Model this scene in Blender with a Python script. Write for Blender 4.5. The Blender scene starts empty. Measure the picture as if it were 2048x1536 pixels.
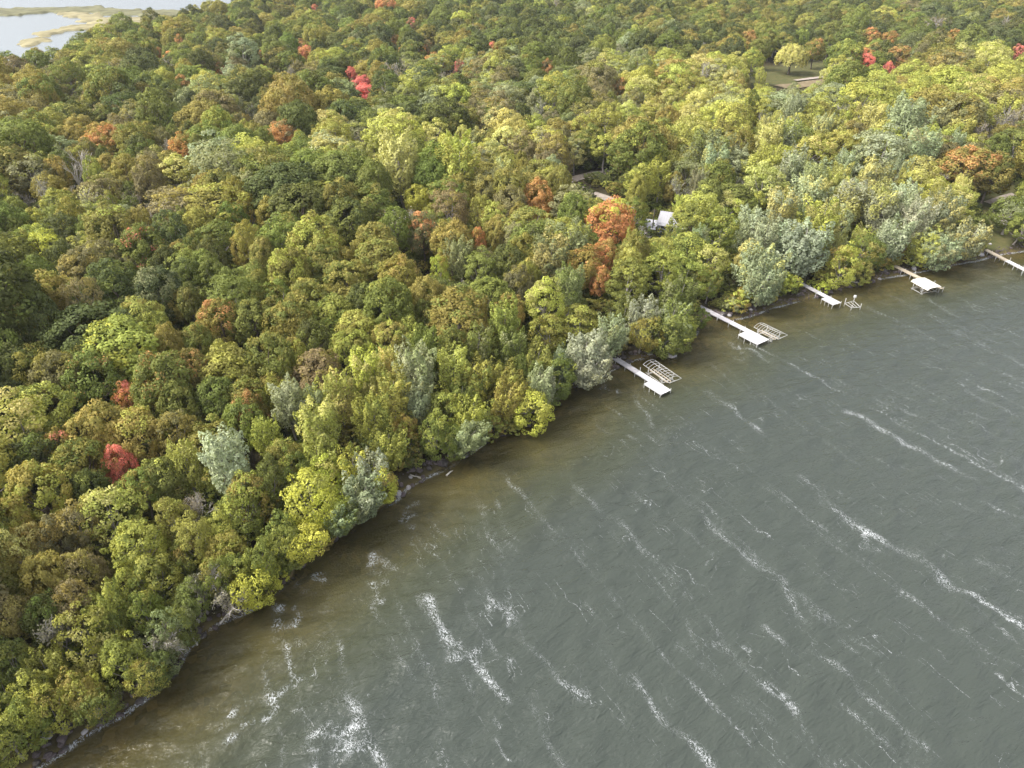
import bpy, math
import numpy as np
from mathutils import Vector

# ------------------------------------------------------------------ camera, sky, sun, exposure
SC = bpy.context.scene
COL = SC.collection
CAM_H, PITCH, FPX = 75.0, math.radians(34.0), 1384.0
cam = bpy.data.cameras.new('camera')
cam.sensor_fit = 'HORIZONTAL'; cam.sensor_width = 36.0
cam.lens = 36.0 * FPX / 2048.0
cam.clip_start = 1.0; cam.clip_end = 20000.0
camo = bpy.data.objects.new('camera', cam); COL.objects.link(camo)
camo.location = (0, 0, CAM_H); camo.rotation_euler = (math.radians(90) - PITCH, 0, 0)
SC.camera = camo

SUN_EL, SUN_AZ = math.radians(50), math.radians(-98)      # azimuth from +Y towards +X
w = bpy.data.worlds.new('World'); SC.world = w; w.use_nodes = True
nt = w.node_tree
bg = nt.nodes['Background']
sky = nt.nodes.new('ShaderNodeTexSky'); sky.sky_type = 'NISHITA'; sky.sun_disc = False
sky.sun_elevation = SUN_EL; sky.sun_rotation = SUN_AZ
sky.air_density = 1.0; sky.dust_density = 4.0; sky.ozone_density = 1.0
hs = nt.nodes.new('ShaderNodeHueSaturation'); hs.inputs['Saturation'].default_value = 0.30   # thin cloud veil
nt.links.new(sky.outputs[0], hs.inputs['Color']); nt.links.new(hs.outputs[0], bg.inputs['Color'])
bg.inputs['Strength'].default_value = 0.15
sun = bpy.data.lights.new('sun', 'SUN'); sun.energy = 1.5; sun.angle = math.radians(16); sun.color = (1.0, 0.95, 0.87)
suno = bpy.data.objects.new('sun', sun); COL.objects.link(suno)
sd_ = Vector((math.sin(SUN_AZ) * math.cos(SUN_EL), math.cos(SUN_AZ) * math.cos(SUN_EL), math.sin(SUN_EL)))
suno.rotation_euler = sd_.to_track_quat('Z', 'Y').to_euler(); suno.location = sd_ * 300
vs = SC.view_settings
vs.view_transform = 'Standard'; vs.look = 'None'; vs.gamma = 1.0; vs.use_curve_mapping = False
vs.exposure = 1.32
SC.render.engine = 'CYCLES'
SC.cycles.max_bounces = 6; SC.cycles.diffuse_bounces = 3; SC.cycles.glossy_bounces = 2
SC.cycles.transmission_bounces = 3; SC.cycles.transparent_max_bounces = 8
SC.cycles.caustics_reflective = False; SC.cycles.caustics_refractive = False
SC.cycles.use_denoising = True

# ------------------------------------------------------------------ helpers
def un(u, v, z=0.0):
    a = (u - 1024.0) / FPX; b = (768.0 - v) / FPX
    d = (a, math.cos(PITCH) + b * math.sin(PITCH), -math.sin(PITCH) + b * math.cos(PITCH))
    t = (z - CAM_H) / d[2]
    return np.array([d[0] * t, d[1] * t, z])
def proj(p):
    x, y, z = p[0], p[1], p[2] - CAM_H
    dep = y * math.cos(PITCH) - z * math.sin(PITCH)
    up = y * math.sin(PITCH) + z * math.cos(PITCH)
    return 1024 + FPX * x / dep, 768 - FPX * up / dep, dep

def lin(r, g, b):
    f = lambda c: (c / 255.0 / 12.92) if c / 255.0 <= 0.04045 else ((c / 255.0 + 0.055) / 1.055) ** 2.4
    return (f(r), f(g), f(b))

def mesh_np(name, V, faces, smooth=False, normals=None, attrs=None, mats=None):
    """faces: list of (n,k) int arrays"""
    me = bpy.data.meshes.new(name)
    V = np.asarray(V, dtype=np.float32)
    if not isinstance(faces, (list, tuple)): faces = [faces]
    faces = [np.asarray(f, dtype=np.int32) for f in faces if len(f)]
    loops = np.concatenate([f.ravel() for f in faces])
    tot = np.concatenate([np.full(len(f), f.shape[1], dtype=np.int32) for f in faces])
    st = np.concatenate([[0], np.cumsum(tot)[:-1]]).astype(np.int32)
    me.vertices.add(len(V)); me.vertices.foreach_set('co', V.ravel())
    me.loops.add(len(loops)); me.loops.foreach_set('vertex_index', loops)
    me.polygons.add(len(tot)); me.polygons.foreach_set('loop_start', st)
    me.polygons.foreach_set('use_smooth', np.full(len(tot), smooth, dtype=bool))
    if attrs:
        for k, a in attrs.items():
            at = me.attributes.new(k, 'FLOAT', 'POINT'); at.data.foreach_set('value', np.asarray(a, dtype=np.float32))
    me.update(calc_edges=True)
    if normals is not None:
        me.normals_split_custom_set_from_vertices(np.asarray(normals, dtype=np.float32).tolist())
    for m in (mats or []): me.materials.append(m)
    return me

def obj(name, me, parent=None, loc=None, rz=0.0):
    o = bpy.data.objects.new(name, me); COL.objects.link(o)
    if parent: o.parent = parent
    if loc is not None: o.location = loc
    if rz: o.rotation_euler = (0, 0, rz)
    return o
def tag(o, label=None, cat=None, group=None, kind=None):
    if label: o['label'] = label
    if cat: o['category'] = cat
    if group: o['group'] = group
    if kind: o['kind'] = kind
    return o
def empty(name, loc, rz=0.0):
    o = bpy.data.objects.new(name, None); COL.objects.link(o); o.location = loc; o.rotation_euler = (0, 0, rz)
    o.empty_display_size = 0.2
    return o

class MB:
    """collects simple solids into one mesh"""
    def __init__(s): s.v = []; s.f4 = []; s.f3 = []; s.n = 0
    def add(s, v, f4=(), f3=()):
        b = s.n; s.v += [tuple(p) for p in v]; s.n += len(v)
        s.f4 += [tuple(i + b for i in q) for q in f4]; s.f3 += [tuple(i + b for i in q) for q in f3]
    def box(s, x0, x1, y0, y1, z0, z1):
        v = [(x0, y0, z0), (x1, y0, z0), (x1, y1, z0), (x0, y1, z0), (x0, y0, z1), (x1, y0, z1), (x1, y1, z1), (x0, y1, z1)]
        s.add(v, [(0, 3, 2, 1), (4, 5, 6, 7), (0, 1, 5, 4), (1, 2, 6, 5), (2, 3, 7, 6), (3, 0, 4, 7)])
    def tube(s, pts, rad, k=6, caps=True):
        pts = [np.array(p, float) for p in pts]
        if np.isscalar(rad): rad = [rad] * len(pts)
        rings = []
        for i, p in enumerate(pts):
            t = (pts[min(i + 1, len(pts) - 1)] - pts[max(i - 1, 0)]); t = t / (np.linalg.norm(t) + 1e-9)
            a = np.array([0, 0, 1.0]) if abs(t[2]) < 0.9 else np.array([1.0, 0, 0])
            u = np.cross(t, a); u /= np.linalg.norm(u); w_ = np.cross(t, u)
            rings.append([p + rad[i] * (u * math.cos(2 * math.pi * j / k) + w_ * math.sin(2 * math.pi * j / k)) for j in range(k)])
        v = [q for r in rings for q in r]
        f = [(i * k + j, i * k + (j + 1) % k, (i + 1) * k + (j + 1) % k, (i + 1) * k + j) for i in range(len(pts) - 1) for j in range(k)]
        f3 = []
        if caps:
            b = len(v); v += [pts[0], pts[-1]]; e = (len(pts) - 1) * k
            f3 = [(b, (j + 1) % k, j) for j in range(k)] + [(b + 1, e + j, e + (j + 1) % k) for j in range(k)]
        s.add(v, f, f3)
    def mesh(s, name, mat, smooth=False):
        fs = []
        if s.f4: fs.append(np.array(s.f4))
        if s.f3: fs.append(np.array(s.f3))
        return mesh_np(name, s.v, fs, smooth=smooth, mats=[mat] if mat else None)
    def build(s, name, mat, parent=None, smooth=False, loc=None, rz=0.0):
        return obj(name, s.mesh(name, mat, smooth), parent, loc, rz)

# ------------------------------------------------------------------ materials
def new_mat(name):
    m = bpy.data.materials.new(name); m.use_nodes = True
    t = m.node_tree; b = t.nodes['Principled BSDF']; return m, t, b
def N(t, ty, **kw):
    n = t.nodes.new(ty)
    for k, v in kw.items():
        if k.startswith('i_'):
            key = k[2:]; key = int(key) if key.isdigit() else key
            n.inputs[key].default_value = v
        else: setattr(n, k, v)
    return n
def ramp(t, fac, stops):
    r = t.nodes.new('ShaderNodeValToRGB'); cr = r.color_ramp
    while len(cr.elements) < len(stops): cr.elements.new(0.5)
    for e, (p, c) in zip(cr.elements, stops):
        e.position = p; e.color = (c[0], c[1], c[2], 1) if not np.isscalar(c) else (c, c, c, 1)
    t.links.new(fac, r.inputs[0]); return r
def math_(t, op, a, b=None, c=None, clamp=False):
    n = t.nodes.new('ShaderNodeMath'); n.operation = op; n.use_clamp = clamp
    for i, x in enumerate((a, b, c)):
        if x is None: continue
        if hasattr(x, 'is_linked') or hasattr(x, 'node'): t.links.new(x, n.inputs[i])
        else: n.inputs[i].default_value = x
    return n.outputs[0]
def mixc(t, fac, a, b, blend='MIX'):
    n = t.nodes.new('ShaderNodeMix'); n.data_type = 'RGBA'; n.blend_type = blend
    for s, x in ((n.inputs[0], fac), (n.inputs[6], a), (n.inputs[7], b)):
        if hasattr(x, 'node'): t.links.new(x, s)
        elif np.isscalar(x): s.default_value = x
        else: s.default_value = (x[0], x[1], x[2], 1)
    return n.outputs[2]
def noise(t, vec, scale, detail=4.0, rough=0.55, dist=0.0):
    n = t.nodes.new('ShaderNodeTexNoise'); n.inputs['Scale'].default_value = scale
    n.inputs['Detail'].default_value = detail; n.inputs['Roughness'].default_value = rough; n.inputs['Distortion'].default_value = dist
    if vec is not None: t.links.new(vec, n.inputs['Vector'])
    return n
def geo_pos(t): return t.nodes.new('ShaderNodeNewGeometry').outputs['Position']
def obj_co(t): return t.nodes.new('ShaderNodeTexCoord').outputs['Object']

def leaf_material():
    m, t, b = new_mat('leaf')
    def at(n): a = N(t, 'ShaderNodeAttribute', attribute_type='INSTANCER', attribute_name=n); return a
    def ga(n): a = N(t, 'ShaderNodeAttribute', attribute_type='GEOMETRY', attribute_name=n); return a.outputs['Fac']
    c1 = at('tint').outputs['Color']; c2 = at('tint_b').outputs['Color']; amt = at('turned').outputs['Fac']
    mm = ga('m'); vv = ga('v')
    e0 = math_(t, 'SUBTRACT', 1.0, amt)
    f = math_(t, 'MULTIPLY_ADD', math_(t, 'SUBTRACT', mm, e0), 6.0, 0.5, clamp=True)
    c = mixc(t, f, c1, c2)
    br = math_(t, 'MULTIPLY_ADD', vv, 1.0, 0.5)
    cc = N(t, 'ShaderNodeVectorMath', operation='SCALE'); t.links.new(c, cc.inputs[0]); t.links.new(br, cc.inputs[3])
    b.inputs['Roughness'].default_value = 0.65; b.inputs['Specular IOR Level'].default_value = 0.12
    t.links.new(cc.outputs[0], b.inputs['Base Color'])
    tr = N(t, 'ShaderNodeBsdfTranslucent'); 
    wc = mixc(t, 1.0, cc.outputs[0], (1.1, 1.08, 0.75), 'MULTIPLY'); t.links.new(wc, tr.inputs[0])
    mx = N(t, 'ShaderNodeMixShader'); mx.inputs[0].default_value = 0.34
    t.links.new(b.outputs[0], mx.inputs[1]); t.links.new(tr.outputs[0], mx.inputs[2])
    t.links.new(mx.outputs[0], t.nodes['Material Output'].inputs[0])
    return m
def plain(name, col, rough=0.7, var=0.25, scale=3.0, spec=0.3, bump=0.0, metal=0.0):
    m, t, b = new_mat(name)
    n = noise(t, obj_co(t), scale, 5, 0.6)
    lo = tuple(c * (1 - var) for c in col); hi = tuple(min(1, c * (1 + var)) for c in col)
    r = ramp(t, n.outputs[0], [(0.3, lo), (0.7, hi)])
    t.links.new(r.outputs[0], b.inputs['Base Color'])
    b.inputs['Roughness'].default_value = rough; b.inputs['Specular IOR Level'].default_value = spec; b.inputs['Metallic'].default_value = metal
    if bump:
        bp = N(t, 'ShaderNodeBump'); bp.inputs['Strength'].default_value = bump; bp.inputs['Distance'].default_value = 0.05
        t.links.new(n.outputs[0], bp.inputs['Height']); t.links.new(bp.outputs[0], b.inputs['Normal'])
    return m
M = {}
M['leaf'] = leaf_material()
M['bark'] = plain('bark', (0.16, 0.13, 0.105), 0.9, 0.35, 2.5, 0.1, 0.5)
M['twig'] = plain('twig', (0.40, 0.37, 0.345), 0.9, 0.2, 2.0, 0.1)
M['greybark'] = plain('greybark', (0.30, 0.27, 0.25), 0.9, 0.25, 2.0, 0.1, 0.3)
M['palebark'] = plain('palebark', (0.52, 0.48, 0.43), 0.85, 0.2, 2.0, 0.1, 0.3)
M['rock'] = plain('rock', (0.095, 0.076, 0.076), 0.85, 0.5, 1.3, 0.3, 0.6)
M['wetrock'] = plain('wetrock', (0.06, 0.05, 0.047), 0.5, 0.5, 1.3, 0.5, 0.6)
M['palerock'] = plain('palerock', (0.33, 0.31, 0.31), 0.85, 0.3, 1.3, 0.3, 0.6)
M['deckwhite'] = plain('deckwhite', (0.62, 0.61, 0.62), 0.55, 0.12, 1.2, 0.4)
M['decktan'] = plain('decktan', (0.48, 0.41, 0.31), 0.7, 0.15, 1.5, 0.3)
M['deckgrey'] = plain('deckgrey', (0.46, 0.44, 0.46), 0.6, 0.2, 1.2, 0.3)
M['alu'] = plain('alu', (0.50, 0.49, 0.47), 0.45, 0.08, 2.0, 0.5)
M['canvas'] = plain('canvas', (0.66, 0.63, 0.56), 0.6, 0.08, 0.8, 0.3)
M['gravel'] = plain('gravel', (0.34, 0.29, 0.25), 0.9, 0.25, 0.9, 0.1)
M['dirt'] = plain('dirt', (0.21, 0.165, 0.10), 0.95, 0.3, 0.4, 0.1)
M['siding'] = plain('siding', (0.40, 0.41, 0.45), 0.7, 0.06, 1.0, 0.3)
M['roof'] = plain('roof', (0.36, 0.355, 0.385), 0.45, 0.06, 0.7, 0.4)
M['glass'] = plain('glass', (0.03, 0.035, 0.04), 0.1, 0.1, 1.0, 0.6)
M['trim'] = plain('trim', (0.75, 0.75, 0.74), 0.6, 0.05, 1.0, 0.3)
M['brick'] = plain('brick', (0.22, 0.09, 0.07), 0.85, 0.2, 1.0, 0.2)
M['pole'] = plain('pole', (0.10, 0.085, 0.075), 0.9, 0.2, 1.0, 0.2)
M['dark'] = plain('dark', (0.03, 0.03, 0.03), 0.6, 0.2, 1.0, 0.3)

# ------------------------------------------------------------------ terrain layout
SH = [(55,1536),(100,1512),(165,1467),(200,1447),(245,1425),(270,1402),(318,1372),(345,1335),(365,1300),(400,1268),(432,1243),
      (482,1220),(530,1195),(572,1162),(596,1130),(640,1098),(690,1068),(722,1040),(768,1012),(800,986),(815,972),(850,952),(890,935),
      (930,906),(975,880),(1030,862),(1070,842),(1105,815),(1130,785),(1165,766),(1210,748),(1238,725),(1268,718),(1302,712),(1335,704),
      (1372,690),(1388,668),(1401,642),(1422,631),(1455,640),(1498,631),(1539,616),(1611,597),(1649,584),(1690,573),(1720,569),(1758,556),(1792,550),
      (1833,543),(1895,531),(1973,515),(1997,508),(2048,500)]
near = [un(*p)[:2] for p in SH]
FAR_EDGE = [(0,128),(40,110),(85,108),(128,74),(180,55),(230,50),(300,40),(340,25),(390,12),(440,7),(482,0)]
far = [un(u, v - 1, 16.0)[:2] for u, v in FAR_EDGE]
poly = [np.array(p, float) for p in [(-260,-190),(-120,-50),(-75,15)]] + near + \
       [np.array(p, float) for p in [(165,185),(210,196),(300,212),(500,225),(1700,260),(4000,300),(4000,6000),(-600,6000),(-420,1500),(-330,950)]] + \
       far[::-1] + [np.array(p, float) for p in [(-330,330),(-480,230),(-620,60),(-420,-120)]]
poly = np.array(poly)
def sdist(X, Y):
    """signed distance to the shore, positive on land"""
    sh = X.shape; X = X.ravel(); Y = Y.ravel()
    d2 = np.full(X.shape, 1e18); inside = np.zeros(X.shape, bool)
    n = len(poly)
    for i in range(n):
        ax, ay = poly[i]; bx, by = poly[(i + 1) % n]
        ex, ey = bx - ax, by - ay
        t = np.clip(((X - ax) * ex + (Y - ay) * ey) / (ex * ex + ey * ey), 0, 1)
        d2 = np.minimum(d2, (X - ax - t * ex) ** 2 + (Y - ay - t * ey) ** 2)
        c = (ay > Y) != (by > Y)
        if ey != 0: inside ^= c & (X < (Y - ay) / ey * ex + ax)
    s = np.sqrt(d2); return np.where(inside, s, -s).reshape(sh)
def vnoise(X, Y, sc, seed=0):
    """smooth value noise, 0..1"""
    r = np.random.RandomState(seed).rand(256, 256)
    x = X / sc + 1000.3; y = Y / sc + 1000.7
    i = np.floor(x).astype(int); j = np.floor(y).astype(int); fx = x - i; fy = y - j
    fx = fx * fx * (3 - 2 * fx); fy = fy * fy * (3 - 2 * fy)
    g = lambda a, b: r[a % 256, b % 256]
    return (g(i, j) * (1 - fx) + g(i + 1, j) * fx) * (1 - fy) + (g(i, j + 1) * (1 - fx) + g(i + 1, j + 1) * fx) * fy
def height(X, Y, s=None):
    X = np.asarray(X, float); Y = np.asarray(Y, float)
    if s is None: s = sdist(X, Y)
    land = np.interp(s, [0, 0.6, 1.6, 6, 14, 60, 200], [-0.05, 0.5, 0.95, 1.5, 2.1, 3.8, 5.0])
    land = land + np.clip(s / 12, 0, 1) * (vnoise(X, Y, 22, 1) - 0.5) * 1.6 + np.clip(s / 60, 0, 1) * (vnoise(X, Y, 120, 2) - 0.4) * 4.0
    bed = -np.interp(-s, [0, 1.0, 6, 14, 22, 40, 90, 400], [0.05, 0.28, 0.75, 1.55, 2.4, 3.4, 4.8, 6.0]) + 0.12 * (vnoise(X, Y, 3, 3) - 0.5)
    return np.where(s > 0, land, bed)
def hz(x, y): return float(height(np.array([x]), np.array([y]))[0])

def grid(xs, ys):
    X, Y = np.meshgrid(xs, ys, indexing='ij'); nx, ny = X.shape
    idx = np.arange(nx * ny).reshape(nx, ny)
    F = np.stack([idx[:-1, :-1], idx[1:, :-1], idx[1:, 1:], idx[:-1, 1:]], -1).reshape(-1, 4)
    return X, Y, F
def geom(a, b, s0, g):
    o = [a]; s = s0
    sgn = 1 if b > a else -1
    while (o[-1] - b) * sgn < 0: o.append(o[-1] + sgn * s); s *= g
    o[-1] = b; return o
xs = np.array(geom(-140, -5000, 2, 1.12)[::-1][:-1] + list(np.arange(-140, 215, 1.0)) + geom(215, 4000, 2, 1.12))
ys = np.array(geom(15, -600, 2, 1.15)[::-1][:-1] + list(np.arange(15, 225, 1.0)) + geom(225, 6000, 2, 1.06))
X, Y, F = grid(xs, ys); S = sdist(X, Y); Z = height(X, Y, S)
CLEAR_LAWN = np.array([un(u, v)[:2] for u, v in [(1948,505),(2015,505),(2030,470),(2030,380),(1965,380),(1945,440)]])
CLEAR_FIELD = np.array([un(u, v)[:2] for u, v in [(1450,188),(1560,200),(1670,190),(1690,140),(1590,140),(1470,165)]])
def inpoly(X, Y, P):
    ins = np.zeros(np.shape(X), bool)
    for i in range(len(P)):
        ax, ay = P[i]; bx, by = P[(i + 1) % len(P)]
        if by != ay: ins ^= ((ay > Y) != (by > Y)) & (X < (Y - ay) / (by - ay) * (bx - ax) + ax)
    return ins
grass = (inpoly(X, Y, CLEAR_LAWN) | inpoly(X, Y, CLEAR_FIELD)).astype(float)
m, t, b = new_mat('ground')
pos = geo_pos(t); n1 = noise(t, pos, 0.35, 6, 0.65); n2 = noise(t, pos, 3.0, 4, 0.6)
litter = ramp(t, n1.outputs[0], [(0.3, (0.030, 0.026, 0.014)), (0.55, (0.055, 0.045, 0.022)), (0.75, (0.045, 0.055, 0.018))])
gr = ramp(t, n1.outputs[0], [(0.3, (0.065, 0.078, 0.026)), (0.7, (0.13, 0.115, 0.05))])
ga = N(t, 'ShaderNodeAttribute', attribute_type='GEOMETRY', attribute_name='grass').outputs['Fac']
c = mixc(t, ga, litter.outputs[0], gr.outputs[0])
ha = N(t, 'ShaderNodeAttribute', attribute_type='GEOMETRY', attribute_name='bed').outputs['Fac']
# lake bed: brown stones and sand
vo = N(t, 'ShaderNodeTexVoronoi'); vo.inputs['Scale'].default_value = 1.1; t.links.new(pos, vo.inputs['Vector'])
bedc = ramp(t, vo.outputs['Color'], [(0.2, (0.10, 0.078, 0.030)), (0.5, (0.20, 0.155, 0.060)), (0.85, (0.32, 0.24, 0.10))])
nb = noise(t, pos, 0.12, 3, 0.5)
bedd = mixc(t, ramp(t, nb.outputs[0], [(0.4, 0.0), (0.62, 1.0)]).outputs[0], bedc.outputs[0], (0.17, 0.14, 0.056))
c = mixc(t, ha, c, bedd)
t.links.new(c, b.inputs['Base Color']); b.inputs['Roughness'].default_value = 0.95; b.inputs['Specular IOR Level'].default_value = 0.1
bp = N(t, 'ShaderNodeBump'); bp.inputs['Strength'].default_value = 0.6; bp.inputs['Distance'].default_value = 0.2
t.links.new(n2.outputs[0], bp.inputs['Height']); t.links.new(bp.outputs[0], b.inputs['Normal'])
ground = obj('ground', mesh_np('ground', np.stack([X, Y, Z], -1).reshape(-1, 3), F, True,
             attrs={'grass': grass.ravel(), 'bed': np.clip(0.5 - S.ravel() / 1.0, 0, 1)}, mats=[m]))
tag(ground, kind='structure')

# ------------------------------------------------------------------ water
WIND = np.array([math.cos(math.radians(-59)), math.sin(math.radians(-59))]); CROSS = np.array([-WIND[1], WIND[0]])
xs = np.array(geom(-72, -170, 1.0, 1.25)[::-1][:-1] + list(np.arange(-72, 150, 0.5)) + geom(150, 4000, 1.0, 1.18))
ys = np.array(geom(26, -600, 1.0, 1.25)[::-1][:-1] + list(np.arange(26, 190, 0.5)) + geom(190, 320, 1.5, 1.2))
X, Y, F = grid(xs, ys); S = sdist(X, Y); BED = height(X, Y, S)
rng = np.random.RandomState(4)
A = X * WIND[0] + Y * WIND[1]; B = X * CROSS[0] + Y * CROSS[1]
W = np.zeros_like(X)
for k in range(16):
    L = rng.uniform(1.6, 7.0); th = rng.normal(0, 0.42); amp = 0.013 * L ** 0.8 * rng.uniform(0.5, 1.2)
    W += amp * np.sin(2 * math.pi / L * (A * math.cos(th) + B * math.sin(th)) + rng.uniform(0, 6.28) + 1.5 * vnoise(X, Y, 9, 20 + k))
W *= np.clip(-S / 4, 0.15, 1) * (0.55 + 0.9 * vnoise(X, Y, 18, 60))
fade = np.clip((X - 150) / 30, 0, 1) + np.clip((26 - Y) / 20, 0, 1)
W *= np.clip(1 - fade, 0, 1)
STREAKS = [  # traced lines of wind-blown foam, (pixel points), half width m, strength
 ([(965,1155),(985,1195),(1010,1220),(1060,1285),(1115,1350),(1168,1392)],0.55,0.85),
 ([(850,1205),(880,1255),(905,1290),(935,1308),(958,1345),(1010,1400)],0.6,0.95),
 ([(940,960),(955,1010),(962,1050),(985,1090),(1000,1115)],0.55,0.75),
 ([(1000,1000),(1030,1080)],0.4,0.5),
 ([(1130,950),(1190,1010),(1250,1060),(1310,1112),(1375,1190)],0.45,0.55),
 ([(1340,975),(1400,1025),(1430,1060),(1500,1115),(1560,1158),(1590,1212),(1640,1272)],0.55,0.7),
 ([(1600,950),(1680,1030),(1760,1075),(1850,1130),(1900,1165),(1960,1200),(2060,1262)],0.65,0.95),
 ([(1600,1185),(1650,1225),(1700,1270),(1760,1310)],0.45,0.55),
 ([(1430,1290),(1470,1312),(1520,1352),(1590,1422)],0.5,0.65),
 ([(1620,1300),(1680,1342),(1750,1412),(1800,1452),(1860,1500)],0.5,0.65),
 ([(1270,1350),(1300,1402),(1330,1450),(1360,1478),(1400,1512),(1430,1540)],0.5,0.85),
 ([(1360,1285),(1420,1345),(1480,1395)],0.4,0.45),
 ([(1420,785),(1470,820),(1530,872)],0.6,0.7),
 ([(1690,820),(1760,852),(1830,897),(1890,932),(1950,957)],0.7,0.75),
 ([(1930,785),(1990,812),(2060,845)],0.6,0.6),
 ([(1930,1010),(1990,1042)],0.5,0.5),
 ([(690,1380),(720,1440),(745,1490),(768,1536)],0.4,0.75),
 ([(1270,790),(1290,820),(1322,862),(1350,905)],0.5,0.55),
 ([(1160,980),(1200,1030),(1240,1090)],0.35,0.4),
 ([(1475,1380),(1530,1430),(1600,1480),(1660,1536)],0.4,0.5),
 ([(1180,1290),(1240,1350),(1300,1395)],0.35,0.45),
 ([(1040,1390),(1080,1450),(1130,1536)],0.35,0.4),
 ([(780,1270),(800,1310),(835,1360)],0.35,0.45),
 ([(1560,600),(1640,640),(1700,672)],0.5,0.4),
 ([(1860,600),(1930,640),(2040,690)],0.6,0.55),
 ([(1780,590),(1830,615)],0.5,0.5),
 ([(1470,690),(1500,700),(1540,730)],0.6,0.7),
 ([(1340,745),(1400,800)],0.5,0.35),
 ([(1900,660),(1980,700),(2060,735)],0.6,0.5),
 ([(1700,770),(1790,815)],0.5,0.4),
 ([(1960,1120),(2050,1170)],0.5,0.45),
 ([(745,1185),(740,1215),(760,1250)],0.3,0.6),
 ([(575,1215),(580,1250),(590,1290)],0.35,0.55)]
PATCH = [(765,1125,1.5),(750,1190,1.2),(640,1165,1.0),(578,1240,1.5),(565,1390,1.7),(468,1490,1.0),(690,1490,1.8),(630,1485,1.0),
         (822,1026,1.2),(455,1440,0.8),(1003,1215,1.3),(930,1302,1.5),(1735,1085,1.1),(1470,690,1.6),(1240,780,1.0),(600,1180,0.9),(720,1450,1.0),(1210,775,0.7)]
def seg_density(pts, hw, st):
    P = [un(*p)[:2] if len(p) == 2 else np.array(p[:2]) for p in pts]; out = np.zeros_like(X)
    lo = np.min(P, 0) - 4; hi = np.max(P, 0) + 4
    msk = (X > lo[0]) & (X < hi[0]) & (Y > lo[1]) & (Y < hi[1])
    x = X[msk] + 1.6 * (vnoise(X[msk], Y[msk], 4, 7) - 0.5); y = Y[msk] + 1.6 * (vnoise(X[msk], Y[msk], 4, 8) - 0.5)
    d = np.full(x.shape, 1e9)
    for a, b_ in zip(P[:-1], P[1:]):
        e = b_ - a; tt = np.clip(((x - a[0]) * e[0] + (y - a[1]) * e[1]) / (e @ e), 0, 1)
        d = np.minimum(d, np.hypot(x - a[0] - tt * e[0], y - a[1] - tt * e[1]))
    wv = hw * 0.62 * (0.4 + 1.5 * vnoise(x, y, 3.5, 9))
    out[msk] = 0.76 * st * np.exp(-(d / (wv + 0.27)) ** 2) * (0.35 + 1.0 * vnoise(x, y, 2.6, 10)) + st * 0.5 * np.exp(-((d - 1.1) / 0.3) ** 2) * np.clip(vnoise(x, y, 4.0, 17) * 2 - 0.9, 0, 1)
    return out
for k in range(85):
    c0 = np.array([rng.uniform(-35, 140), rng.uniform(30, 165)]); ln = rng.uniform(18, 75); cur = rng.normal(0, 0.8); th0 = rng.normal(0, 0.07)
    dr = WIND * math.cos(th0) + CROSS * math.sin(th0); cr = np.array([-dr[1], dr[0]])
    STREAKS.append(([tuple(c0 + dr * ln * (f - .5) + cr * cur * math.sin(3 * f + k)) + (0,) for f in np.linspace(0, 1, 6)], rng.uniform(0.05, 0.25), rng.uniform(0.42, 0.72)))
foam = np.zeros_like(X)
for p, hw, st in STREAKS: foam = np.maximum(foam, seg_density(p, hw, st) * np.clip((-S - 3) / 6, 0, 1))
for u, v, r in PATCH:
    q = un(u, v); d = np.hypot((X - q[0]) * 0.9 + 3.0 * r * (vnoise(X, Y, 1.3, 11) - .5), (Y - q[1]) * 0.75 + 3.0 * r * (vnoise(X, Y, 1.3, 12) - .5))
    foam = np.maximum(foam, 0.75 * np.exp(-(d / r) ** 2) * (0.5 + 0.8 * vnoise(X, Y, 1.5, 13)))
# breaking ripples against the shore
SURF = [(395,1270,7),(430,1243,5),(470,1225,4),(120,1500,6),(160,1468,4),(262,1412,3),(815,972,6),(840,955,4),(1520,625,6),(1560,610,6),(1500,631,5),(1790,550,6),(1850,540,9),(1910,528,9),(1960,517,7),(2030,503,8),(1640,588,4),(1215,747,3),(1350,706,2.5),(1390,672,3),(1270,717,3)]
pres = np.zeros_like(X)
for u, v, r in SURF:
    q = un(u, v); pres = np.maximum(pres, np.exp(-(((X - q[0]) ** 2 + (Y - q[1]) ** 2) / r ** 2) ** 2))
pres = np.maximum(pres, 0.45 * (vnoise(X, Y, 5, 15) > 0.62))
foam = np.maximum(foam, pres * np.exp(-((S + 0.55 + 0.7 * (vnoise(X, Y, 3, 16) - .5)) / 0.45) ** 2) * (0.55 + 0.75 * vnoise(X, Y, 1.4, 14)))
wx, wy = np.where(S < 2.0, 1, 0), None
keep = (S.ravel()[F] < 1.6).any(1)
depth = np.clip(0 - BED, 0, 20)
m, t, b = new_mat('water')
pos = geo_pos(t)
def rotmap(scx, scy):
    mp = N(t, 'ShaderNodeMapping'); mp.vector_type = 'TEXTURE'
    mp.inputs['Rotation'].default_value = (0, 0, math.radians(-59)); mp.inputs['Scale'].default_value = (scx, scy, 1)
    t.links.new(pos, mp.inputs['Vector']); return mp.outputs[0]
da = N(t, 'ShaderNodeAttribute', attribute_type='GEOMETRY', attribute_name='depth').outputs['Fac']
fa = N(t, 'ShaderNodeAttribute', attribute_type='GEOMETRY', attribute_name='foam').outputs['Fac']
big = noise(t, pos, 0.05, 4, 0.6, 0.6)
dj = math_(t, 'ADD', da, math_(t, 'MULTIPLY', math_(t, 'SUBTRACT', big.outputs[0], 0.5), 1.2))
turb = math_(t, 'SUBTRACT', 1.0, math_(t, 'POWER', 2.718, math_(t, 'MULTIPLY', math_(t, 'MAXIMUM', dj, 0.0), -1.15)), clamp=True)
turb = math_(t, 'MULTIPLY_ADD', turb, 0.86, 0.14)
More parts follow.
